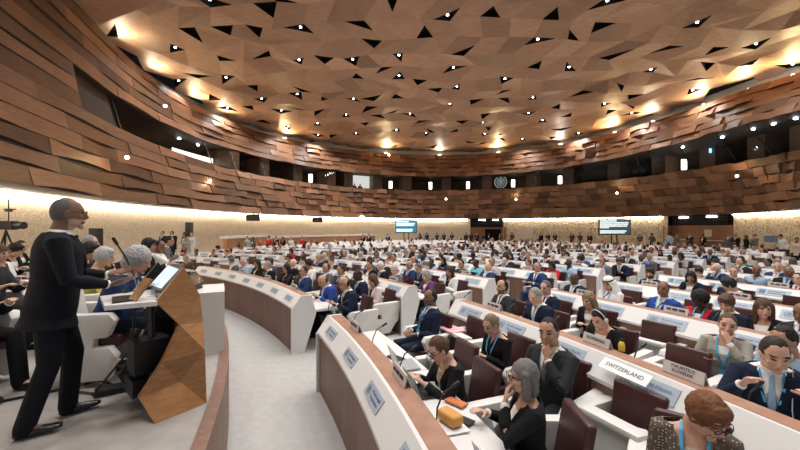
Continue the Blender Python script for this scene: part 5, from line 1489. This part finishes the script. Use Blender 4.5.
# microphone tripod under the reading desk
t0 = P(132, 388, DF(392)); t0.z = DZ
e = empty('tripod_stand', t0); tag(e, 'black tripod stand beneath the white lectern desk', 'stand')
m = MB(); m.tube([t0+Vector((0, 0, .25)), Vector((t0.x+.03, t0.y, 1.66))], [.013, .010], 8); rel(m, 'pole', BLKP, e)
for k in range(3):
    a = R_(200+120*k); m = MB(); m.tube([t0+Vector((0, 0, .42)), t0+Vector((math.cos(a)*.30, math.sin(a)*.30, .02))], .011, 6); rel(m, 'leg', BLKP, e)
m = MB(); m.box(t0+Vector((.02, 0, .55)), (.05, .05, .09)); rel(m, 'clamp', BLKP, e)
# black foot pedal and cables on the podium floor
m = MB(); g = P(118, 391, DF(391)); m.box(g+Vector((0, 0, .03)), (.34, .15, .05), Matrix.Rotation(R_(35), 3, 'Z')); o = m.build('floor_box', BLKP); tag(o, 'flat black cable box on the podium floor by tripod', 'box')
for pts, lb in (([(-10, 405), (30, 397), (60, 391), (100, 396)], 'long black cable on podium floor behind the speaker'), ([(86, 385), (100, 380), (112, 386)], 'short black cable leading to the floor box')):
    m = MB(); m.tube([P(x, y, DF(y))+Vector((0, 0, .014)) for x, y in pts], .012, 6); o = m.build('cable', BLKP); tag(o, lb, 'cable')
# ---- podium desk
pd = empty('podium_desk', pol(15.5, 27, DZ)); tag(pd, 'white side desk standing behind the lectern at the podium edge', 'desk')
A0 = 25.8
rel(MB().sweep([(15.86, DZ), (15.86, DZ+.72), (15.90, DZ+.72), (15.90, DZ)], A0, 28.4, 1), 'front_panel', WHITE, pd)
rel(MB().sweep([(15.10, DZ+.72), (15.10, DZ+.755), (15.90, DZ+.755), (15.90, DZ+.72)], A0, 28.4, 1), 'worktop', WHITE, pd)
for a in (A0, 28.4):
    tv = Vector((math.sin(R_(a)), -math.cos(R_(a)), 0))*.04
    m = MB(); m.prism([pol(15.12, a, DZ), pol(15.9, a, DZ), pol(15.9, a, DZ+.755), pol(15.12, a, DZ+.755)], tv); rel(m, 'end_panel', WHITE, pd)
g = pol(15.55, 26.9, DZ+.757); e = empty('desk_monitor', g, 0); tag(e, 'black monitor tilted on the podium desk behind lectern', 'monitor')
m = MB(); M_ = Matrix.Rotation(R_(10), 3, 'Z') @ Matrix.Rotation(R_(-35), 3, 'Y'); m.box(g+Vector((0, 0, .12)), (.03, .40, .20), M_); rel(m, 'casing', BLKP, e)
m = MB(); m.box(g+Vector((-.03, 0, .017)), (.16, .22, .03)); rel(m, 'foot', BLKP, e)
m = MB(); m.box(g+Vector((0, 0, .12))+M_ @ Vector((.017, 0, 0)), (.004, .34, .15), M_); rel(m, 'panel', plain('grey_glass', (.02, .022, .025), .15), e)
# ---- people on the podium
SPK = person('speaker', stand=True, top='suit', hair='crop', glasses=True, beard=True, vox=.0065, girth=1.08, lean=6, head=(2, -1, 0),
             hands=[(-.12, .33, 1.11), (.16, .31, 1.06)], palm=[(.6, .2, .8), (-.6, .2, .8)], rest=[(.15, .9, .25), (-.1, .95, .2)], poles=[(-.4, -.4, -1), (.45, -.4, -1)], curl=.16, feet=[(-.13, .11, 0, -2), (.10, -.12, 0, 8)], hip=(0, -.02, .965))
put_person(SPK, (-2.70, 2.78, DZ), R_(-47), L(jacket='ink', trousers='ink', skin='brown', haircol='dgrey', beardcol='silver', tie='black'), 'man in dark navy suit and glasses speaking at the lectern, standing', sc=1.02)
def pod(x, D, z, T, look, rz, label, chair=True, sc=1.05):
    p = W(x, 228, D); p.z = z; put_person(T, p, rz, look, label, None, sc, detail=D < 6.5)
    if chair: place_chair(p+Vector((math.sin(rz), -math.cos(rz), 0))*.04, rz, 'white podium chair under the '+label.split(' on ')[0].split(' at ')[0][:60], None, D < 6.5, True)
pod(106, 3.75, DZ, tpl(top='suit', hair='curly', vox=.0075, lean=22, head=(6, 14, 0), hands=[(-.1, .46, .78), (.1, .46, .78)], legs='sit'), L(jacket='blue', haircol='silver', skin='fair', trousers='navy'), R_(-74), 'man with curly silver hair in blue suit beside the lectern', sc=1.08)
pod(88, 4.7, DZ, tpl(fem=True, top='blouse', hair='full', vox=.009, lean=12, head=(0, 8, 0)), L(jacket='yellow', haircol='silver', skin='fair'), R_(-60), 'woman with short silver hair in yellow jacket on podium')
pod(72, 5.3, DZ, tpl(top='suit', hair='full', vox=.009, lean=14, head=(20, 12, 0)), L(jacket='black', haircol='black', skin='tan'), R_(-60), 'black-haired man in black suit on podium')
pod(87, 6.2, DZ, tpl(top='suit', hair='short', vox=.009, head=(0, 2, 0)), L(jacket='charcoal', haircol='grey', skin='fair'), R_(-58), 'grey-haired man in dark suit at rear of podium', sc=1.1)
pod(143, 6.6, DZ, tpl(top='suit', hair='full', vox=.01, lean=4, head=(10, 6, 0)), L(jacket='black', haircol='black', skin='tan'), R_(-60), 'dark-haired person at podium behind the curly-haired man')
pod(152, 7.6, DZ, tpl(fem=True, top='blouse', hair='crop', vox=.01, lean=8, head=(10, 10, 0), **chin(1)), L(jacket='white', haircol='black', skin='brown'), R_(-60), 'person in white with hands raised to face at podium')
pod(162, 9.2, DZ, tpl(top='suit', hair='short', vox=.01, lean=10, head=(10, 10, 0)), L(jacket='grey', haircol='black', skin='tan'), R_(-60), 'person in grey farther along the podium desk')
pod(3, 6.6, DZ, tpl(fem=True, top='jacket', hair='full', vox=.01, lean=12, head=(0, 22, 0), tie=False, hands=PHONE), L(jacket='black', haircol='black', skin='pale'), R_(-80), 'dark-haired person in black looking down under the video camera')
pod(13, 7.4, DZ, tpl(fem=True, top='jacket', hair='short', vox=.01, lean=8, head=(10, 14, 0), tie=False), L(jacket='black', haircol='dark', skin='fair'), R_(-75), 'dark-haired person in black, right of two under the video camera')
pod(-44, 3.3, DZ, tpl(top='suit', hair='short', vox=.01, lean=6, head=(0, 8, 0)), L(jacket='black', haircol='dark', skin='fair'), R_(-95), 'person whose black trousers and shoe show at left edge')
pod(-16, 4.4, DZ, tpl(top='suit', hair='short', vox=.01, head=(0, 8, 0)), L(jacket='charcoal', haircol='brown', skin='fair'), R_(-92), 'person seated second from left edge, dark trousers')
pod(-4, 5.4, DZ, tpl(fem=True, top='jacket', hair='bob', vox=.01, head=(0, 14, 0), tie=False, hands=PHONE), L(jacket='white', haircol='brown', skin='fair', trousers='black'), R_(-88), 'person in white holding papers at left edge')
# ---- video camera on tripod at left
g = W(6, 228, 8.2); g.z = DZ; e = empty('video_camera', g); tag(e, 'black video camera on a tripod at far left by the cream wall', 'camera')
m = MB(); m.box(g+Vector((0, 0, 1.60)), (.42, .16, .20)); rel(m, 'camera_body', BLKP, e)
m = MB(); m.tube([g+Vector((.2, 0, 1.60)), g+Vector((.42, 0, 1.60))], [.07, .085], 12, round_=False); rel(m, 'lens', BLKP, e)
m = MB(); m.box(g+Vector((.06, 0, 1.95)), (.10, .08, .07)); m.tube([g+Vector((.06, 0, 1.7)), g+Vector((.06, 0, 2.2))], .012, 6); m.tube([g+Vector((-.05, 0, 1.97)), g+Vector((.22, 0, 1.97))], .012, 6); rel(m, 'microphone_mast', BLKP, e)
for k in range(3):
    a = R_(30+120*k); m = MB(); m.tube([g+Vector((0, 0, 1.48)), g+Vector((math.cos(a)*.45, math.sin(a)*.45, .02))], .02, 6); rel(m, 'leg', BLKP, e)
# ---- loudspeakers, hanging monitors, screens
def speaker_box(x, y, D, w, h, label, zf):
    p = W(x, y, D); e = empty('loudspeaker', (p.x, p.y, zf)); tag(e, label, 'loudspeaker')
    m = MB(); m.box(p, (w, w*.9, h)); rel(m, 'cabinet', BLKP, e)
    m = MB(); m.tube([Vector((p.x, p.y, zf)), p-Vector((0, 0, h/2))], .025, 6, round_=False); m.tube([Vector((p.x, p.y, zf)), Vector((p.x, p.y, zf+.03))], .22, 10, round_=False); rel(m, 'stand', BLKP, e)
speaker_box(96, 237, 8.6, .20, .42, 'black loudspeaker on stand behind the podium people', DZ)
speaker_box(189.3, 229.5, 20.3, .30, .82, 'black loudspeaker on stand by the left wall', .45)
for x, y, D, w, h, lb in ((253, 217.6, 26.5, .95, .5, 'black monitor hanging below the left fascia, nearer'), (317.5, 219.7, 34.5, .95, .5, 'black monitor hanging below the left fascia, farther')):
    p = W(x, y, D); e = empty('hanging_monitor', (p.x, p.y, ZB)); tag(e, lb, 'monitor')
    m = MB(); m.box(p, (w, .07, h), Matrix.Rotation(R_(12), 3, 'Z')); rel(m, 'casing', BLKP, e)
    m = MB(); m.tube([p, Vector((p.x, p.y, ZB))], .025, 6, round_=False); rel(m, 'bracket', BLKP, e)
def screen(x0, x1, y0, y1, D, label, bg, lines):
    a, b = W(x0, y1, D), W(x1, y0, D); c = (a+b)/2; w, h = b.x-a.x, b.z-a.z
    e = empty('display_screen', (c.x, c.y, 0)); tag(e, label, 'screen')
    m = MB(); m.box(c, (w, .12, h)); rel(m, 'casing', BLKP, e)
    s = MB(); s.box(c+Vector((0, -.066, 0)), (w-.12, .01, h-.12)); s_ = rel(s, 'picture', plain('screen_'+bg[0], (.05, .1, .15), .3, emit=bg[1], estr=1), e)
    t = MB()
    for v0, u0, u1, hh in lines:
        # a line of captions broken into word-sized strokes
        u = u0; r = random.Random(int(v0*100)+int(x0))
        while u < u1-.02:
            l = min(r.uniform(.03, .10), u1-u)
            t.box(c+Vector(((u+l/2-.5)*(w-.2), -.075, (.5-v0)*(h-.16))), (l*(w-.2), .004, hh*h)); u += l+.015
    o = rel(t, 'lettering', plain('caption_glow', (.8, .9, .9), emit=(.75, .93, .95), estr=.95), e)
    m = MB()
    for s in (-.25, .25): m.box((c.x+s, c.y+.05, (c.z-h/2)/2), (.09, .09, c.z-h/2))
    m.box((c.x, c.y+.05, .04), (1.2, .6, .06)); rel(m, 'stand', BLKP, e)
screen(395.5, 417, 220, 233, 38.5, 'caption screen with teal background on back wall, left of two', ('teal', (.02, .17, .26)), [(.08, .0, .62, .10), (.26, 0, .93, .11), (.40, 0, .9, .10), (.76, 0, .85, .11), (.9, 0, .8, .10)])
screen(598.5, 630.5, 219, 235, 33.5, 'caption screen with near-black background, right of two', ('dark', (.004, .018, .026)), [(.07, .0, .55, .09), (.20, 0, .95, .08), (.32, 0, .93, .08), (.44, 0, .9, .08), (.54, 0, .3, .08), (.78, 0, .88, .09), (.90, 0, .85, .08)])
p = W(362, 218.3, 36.5); m = MB(); m.ell(p, (.28, .1, .28), nu=12, nv=8); o = m.build('wall_floodlight', plain('flood_glow', (1, 1, 1), emit=(1, .95, .86), estr=16), smooth=True); tag(o, 'very bright round floodlight on the back left wall', 'light')
light('flood_beam', 'POINT', p+Vector((.3, -.8, 0)), 60, (1, .9, .75), .2)
for x0, x1, lb in ((427, 440, 'pale blank board on the back wall left of the dark doorway'), (519, 533, 'pale blank board on the back wall right of the entrance')):
    i = min(range(len(lowW)), key=lambda k: abs(XW[k]-(x0+x1)/2)); D = lowW[i].y-.25
    a, b = W(x0, 238, D), W(x1, 227, D); m = MB(); m.box((a+b)/2, (b.x-a.x, .05, b.z-a.z)); o = m.build('wall_board', CREAMP); tag(o, lb, 'board')
# emblem hung before the gallery glass
i = idx_at_px(cS, 500); n = inward(cS, i); c = cS[i]+n*.25+Vector((0, 0, .75)); tx = Vector((n.y, -n.x, 0)); tx = -tx if tx.x < 0 else tx
e = empty('wall_emblem', c); tag(e, 'round pale blue globe and laurel emblem on the gallery glass', 'emblem')
m = MB()
m.loft([(c, tx, Z_, .62, .62), (c+n*.03, tx, Z_, .62, .62)], 24); rel(m, 'disc', plain('emblem_dark', (.04, .07, .09), .4), e)
m = MB(); emblem(m, c+n*.05, tx, Z_, .72, 0); rel(m, 'laurel_globe', plain('emblem_blue', (.45, .62, .68), .4), e)
# wall desk at right with a laptop and operators
p = W(786, 240, 21.0); e = empty('operator_desk', (p.x, p.y, 0)); tag(e, 'narrow operator desk against the right wall', 'desk')
m = MB(); m.box((p.x+.2, p.y, 1.0), (2.6, .6, .05), Matrix.Rotation(R_(-70), 3, 'Z')); rel(m, 'desktop', DARKM, e)
m = MB(); m.box((p.x+.2, p.y, .5), (2.4, .05, .95), Matrix.Rotation(R_(-70), 3, 'Z')); rel(m, 'modesty_panel', BLKP, e)
m = MB(); q = W(771, 239, 21.5); m.box(q, (.6, .08, .4), Matrix.Rotation(R_(-30), 3, 'Z')); o = m.build('operator_monitor', [plain('dull_blue', (.10, .16, .22), .3)]); tag(o, 'blue-grey monitor on the right wall desk', 'monitor')
# ------------------------------------------------------------------ name cards, microphones, papers
CARD = plain('name_card', (.64, .59, .58), .5); CARDW = plain('name_card_white', (.85, .85, .86), .6); PAPER = plain('paper', (.85, .85, .84), .8)
def card_mesh(w=.33, h=.10):
    m = MB(); t = Matrix.Rotation(R_(12), 3, 'Y')
    m.box((0, 0, h/2), (.012, w, h), t); m.box((.03, 0, h/2-.002), (.008, w, h), Matrix.Rotation(R_(-22), 3, 'Y')); return m
cm = card_mesh().mesh('name_card', [CARD])
bars = MB()
for u0, u1 in ((-.13, -.05), (-.03, .04), (.06, .12)): bars.box((-.012, (u0+u1)/2, .062), (.003, u1-u0, .028), Matrix.Rotation(R_(12), 3, 'Y'))
bm_ = bars.mesh('country_name', [INKB])
SPECIAL = {}
ncard = 0; cards = []
for (k, key, a0, a1) in BLOCKS:
    n = int(math.radians(a1-a0)*RK(k)/SEATP/2+.5)
    for i in range(n):
        a = a0+(a1-a0)*(i+.5)/n; p = pol(RK(k)+.27, a, 1.040); x, y = proj(p); d = math.hypot(p.x, p.y)
        if -10 < x < 810 and p.y > .8 and d < 26: cards.append((d, k, key, a, p, i, n, x, y))
cards.sort(key=lambda c: c[0])
def put_card(p, a, label, text=None, mesh=None, mat=None):
    o = bpy.data.objects.new('name_card', mesh or cm); COL.objects.link(o); o.location = p; o.rotation_euler = (0, 0, R_(a)); tag(o, label, 'name card', 'country name cards')
    if text:
        n_ = len(text.split('\n')); sz = .052 if n_ == 1 else .038
        # letters on the face turned to the podium
        tg = Vector((0, -1, 0)); up_ = Matrix.Rotation(R_(12), 3, 'Y') @ Vector((0, 0, 1)); nr = tg.cross(up_)
        Mx = Matrix((tg, up_, nr)).transposed().to_4x4(); Mx.translation = Vector((-.0, 0, .058))+nr*.0085
        txt('country_name', text, sz, INKB, o, Mx)
    return o
names = {(1, 'R'): None}
want = [(596, 347, 'ROMANIA', 1), (683, 373, 'MAURITIUS\nSLOVENIA', 1), (793, 303, 'SENEGAL', 2), (737, 328, None, 1)]
for x, y, t, k in want:
    q = ring_at(x, RK(k)+.27); a = ang_of(q); p = pol(RK(k)+.27, a, 1.040)
    t = t or 'VIET NAM'
    if t == 'VIET NAM': continue
    put_card(p, a, 'grey name card reading %s' % t.replace('\n', ' over '), t)
    cards = [c for c in cards if not (c[1] == k and abs(c[3]-a)*R_(1)*RK(k) < .5)]
for d, k, key, a, p, i, n, x, y in cards[:230]:
    o = put_card(p, a, 'grey country name card, %s from aisle, on %s desk row, %s block' % (ordinal((n-i) if key == 'R' else i+1), ordinal(k+1), BN[key]))
    if d < 14:
        b = bpy.data.objects.new('country_name', bm_); COL.objects.link(b); b.parent = o
# white sheet with the country name lying over the chair back
q = Wz(624, 371, 1.01); a = ang_of(q)
e = MB(); tg = Vector((math.sin(R_(a)), -math.cos(R_(a)), 0)); rd = Vector((math.cos(R_(a)), math.sin(R_(a)), 0)); upv = (rd*.75+Z_*.66).normalized()
e.prism([q-tg*.24-upv*.06, q+tg*.24-upv*.06, q+tg*.24+upv*.06, q-tg*.24+upv*.06], tg.cross(upv)*.004)
o = e.build('name_sheet', CARDW); tag(o, 'white paper strip reading SWITZERLAND above an empty maroon chair', 'name card')
nr = tg.cross(upv); Mx = Matrix((tg, upv, nr)).transposed().to_4x4(); Mx.translation = q+nr*.0055; txt('country_name', 'SWITZERLAND', .056, INKB, o, Mx)
# desk microphones
for k, key, xs in ((0, 'R', (328, 337, 352, 372, 399, 436)), (0, 'L', (196, 214, 235, 258, 282, 303)), (1, 'R', (462, 505, 548, 632, 745)), (1, 'L', (340, 375, 402)), (2, 'R', (560, 602, 655, 710, 770))):
    for n_, x in enumerate(xs):
        q = ring_at(x, RK(k)+.47); a = ang_of(q); b = pol(RK(k)+.47, a, .757); rd = Vector((math.cos(R_(a)), math.sin(R_(a)), 0))
        mic(b, [b+Z_*.16+rd*.01, b+Z_*.27+rd*.06, b+Z_*.31+rd*.14], 'black gooseneck microphone, %s from left on the %s desk row, %s block' % (ordinal(n_+1), ordinal(k+1), BN[key]))
def desk_pt(k, x, off=.66, z=.757):
    q = ring_at(x, RK(k)+off); a = ang_of(q); return pol(RK(k)+off, a, z), R_(a)
def slab(k, x, off, size, z=.757, rot=0):
    p, a = desk_pt(k, x, off, z); m = MB(); m.box(p+Z_*(size[2]/2+.001), size, Matrix.Rotation(a+R_(rot), 3, 'Z')); return m, p, a
# laptop of the typing woman
p, a = desk_pt(0, 424, .62); e = empty('laptop', p, a); tag(e, 'slim black laptop being typed on at the front desk', 'laptop')
m = MB(); m.box((.02, 0, .008), (.21, .30, .014)); m.build('keyboard', BLKP, e)
m = MB(); m.box((-.125, 0, .10), (.008, .30, .20), Matrix.Rotation(R_(-18), 3, 'Y')); m.build('lid', plain('grey_lid', (.20, .22, .21), .4), e)
# yellow-brown bread bag
p, a = desk_pt(0, 450, .60); m = MB(); m.box((0, 0, .05), (.12, .20, .085)); me = m.mesh('bread_loaf', [plain('bread', (.62, .30, .07), .6, bump=.5, bscale=25)]); bevel_mesh(me, .03, 3)
o = bpy.data.objects.new('bread_loaf', me); COL.objects.link(o); o.location = p+Z_*.012; o.rotation_euler = (0, 0, a+.3); tag(o, 'golden brown bread loaf on the front desk beside the laptop', 'bread')
m = MB(); m.box(p+Z_*.006, (.2, .28, .008), Matrix.Rotation(a, 3, 'Z')); o = m.build('paper_wrapper', PAPER); tag(o, 'white wrapper under the bread loaf', 'paper')
m, p, a = slab(0, 462, .72, (.09, .19, .012), rot=30); o = m.build('mobile_phone', [BLKP]); tag(o, 'black phone on the white desk nearest the camera', 'phone')
m, p, a = slab(0, 456, .80, (.09, .19, .016), rot=28); o = m.build('orange_case', [plain('orange_case', (.6, .18, .06), .5)]); tag(o, 'orange-brown case beside the nearest black phone', 'case')
m, p, a = slab(0, 396, .66, (.10, .22, .02), rot=20); o = m.build('black_notebook', [BLKP]); tag(o, 'small black notebook on front desk before the navy-suited man', 'notebook')
m, p, a = slab(0, 412, .52, (.03, .16, .012), rot=-20); o = m.build('pen_case', [DARKM]); tag(o, 'dark slim object on front desk left of the laptop', 'case')
# bag with pink folders on the white chair beside the aisle
p, a = desk_pt(0, 452, 1.95, .47)
m = MB(); m.box((0, 0, .12), (.34, .42, .24)); me = m.mesh('black_bag', [BLKP]); bevel_mesh(me, .03, 2); o = bpy.data.objects.new('black_bag', me); COL.objects.link(o); o.location = p; o.rotation_euler = (0, 0, a); tag(o, 'black bag on the chair by the main aisle', 'bag')
m = MB(); m.box(p+Z_*.265, (.27, .36, .03), Matrix.Rotation(a+.1, 3, 'Z')); o = m.build('pink_folder', [plain('pink_paper', (.72, .40, .42), .7)]); tag(o, 'pink folder lying on top of the black bag', 'folder')
# open laptops and papers along the rows
r = random.Random(3); npap = 0; allp = []
for (k, key, a0, a1) in BLOCKS:
    if k > 7: continue
    n = int(math.radians(a1-a0)*RK(k)/SEATP)
    for i in range(n):
        a = a0+(a1-a0)*(i+.5)/n; p = pol(RK(k)+.68, a, .757); x, y = proj(p)
        if not (-5 < x < 805) or p.y < 1.5: continue
        if r.random() < .45: allp.append((math.hypot(p.x, p.y), k, key, a, p, i, n))
allp.sort(key=lambda c: c[0])
pm = MB().box((0, 0, .003), (.21, .297, .005)).mesh('paper_sheet', [PAPER])
lb_ = MB(); lb_.box((.02, 0, .008), (.22, .31, .014), mat=0); lb_.box((-.13, 0, .105), (.008, .31, .21), Matrix.Rotation(R_(-18), 3, 'Y'), mat=0); lb_.box((-.1245, 0, .105), (.002, .29, .19), Matrix.Rotation(R_(-18), 3, 'Y'), mat=1)
lm = lb_.mesh('laptop', [plain('silver_case', (.45, .46, .48), .35, metal=.4), plain('laptop_screen', (.3, .4, .5), .3, emit=(.5, .6, .75), estr=.6)])
for q, (d, k, key, a, p, i, n) in enumerate(allp[:110]):
    lap = r.random() < .35; fa = (n-i) if key == 'R' else i+1
    o = bpy.data.objects.new('laptop' if lap else 'paper_sheet', lm if lap else pm); COL.objects.link(o); o.location = p; o.rotation_euler = (0, 0, R_(a+r.uniform(-12, 12)))
    tag(o, ('open laptop' if lap else 'white paper')+' on desktop, place %s from aisle, %s row, %s block' % (ordinal(fa), ordinal(k+1), BN[key]), 'laptop' if lap else 'paper', 'laptops on the desks' if lap else 'papers on the desks')
# yellow bottle beside the ROMANIA card
p, a = desk_pt(1, 626, .42, 1.04); p = pol(RK(1)+.36, math.degrees(a), 1.04)
m = MB(); m.tube([p+Z_*.002, p+Z_*.07, p+Z_*.10], [.03, .03, .014], 10, round_=False); e = m.build('yellow_bottle', plain('yellow_plastic', (.75, .55, .05), .4), smooth=True); tag(e, 'small yellow bottle on the ledge right of the ROMANIA card', 'bottle')
m = MB(); m.tube([p+Z_*.10, p+Z_*.125], .015, 8, round_=False); m.build('cap', BLKP, e)
# ------------------------------------------------------------------ camera, exposure
cam = bpy.data.cameras.new('camera'); cam.sensor_width = 36; cam.lens = F/800*36; cam.shift_y = (Y0-225)/800; cam.clip_end = 200; cam.clip_start = .05
co = bpy.data.objects.new('camera', cam); COL.objects.link(co); co.location = (0, 0, HC); co.rotation_euler = (R_(90), 0, 0)
scene.camera = co
w = bpy.data.worlds.new('world'); scene.world = w; w.use_nodes = True
w.node_tree.nodes['Background'].inputs['Color'].default_value = (.95, .96, 1, 1)
w.node_tree.nodes['Background'].inputs['Strength'].default_value = .35
scene.view_settings.view_transform = 'Standard'; scene.view_settings.look = 'None'; scene.view_settings.gamma = 1
scene.view_settings.exposure = 0.12
scene.view_settings.use_curve_mapping = False
try:
    scene.cycles.use_denoising = True; scene.cycles.max_bounces = 6; scene.cycles.diffuse_bounces = 3; scene.cycles.transparent_max_bounces = 8; scene.cycles.sample_clamp_indirect = 5
except Exception: pass
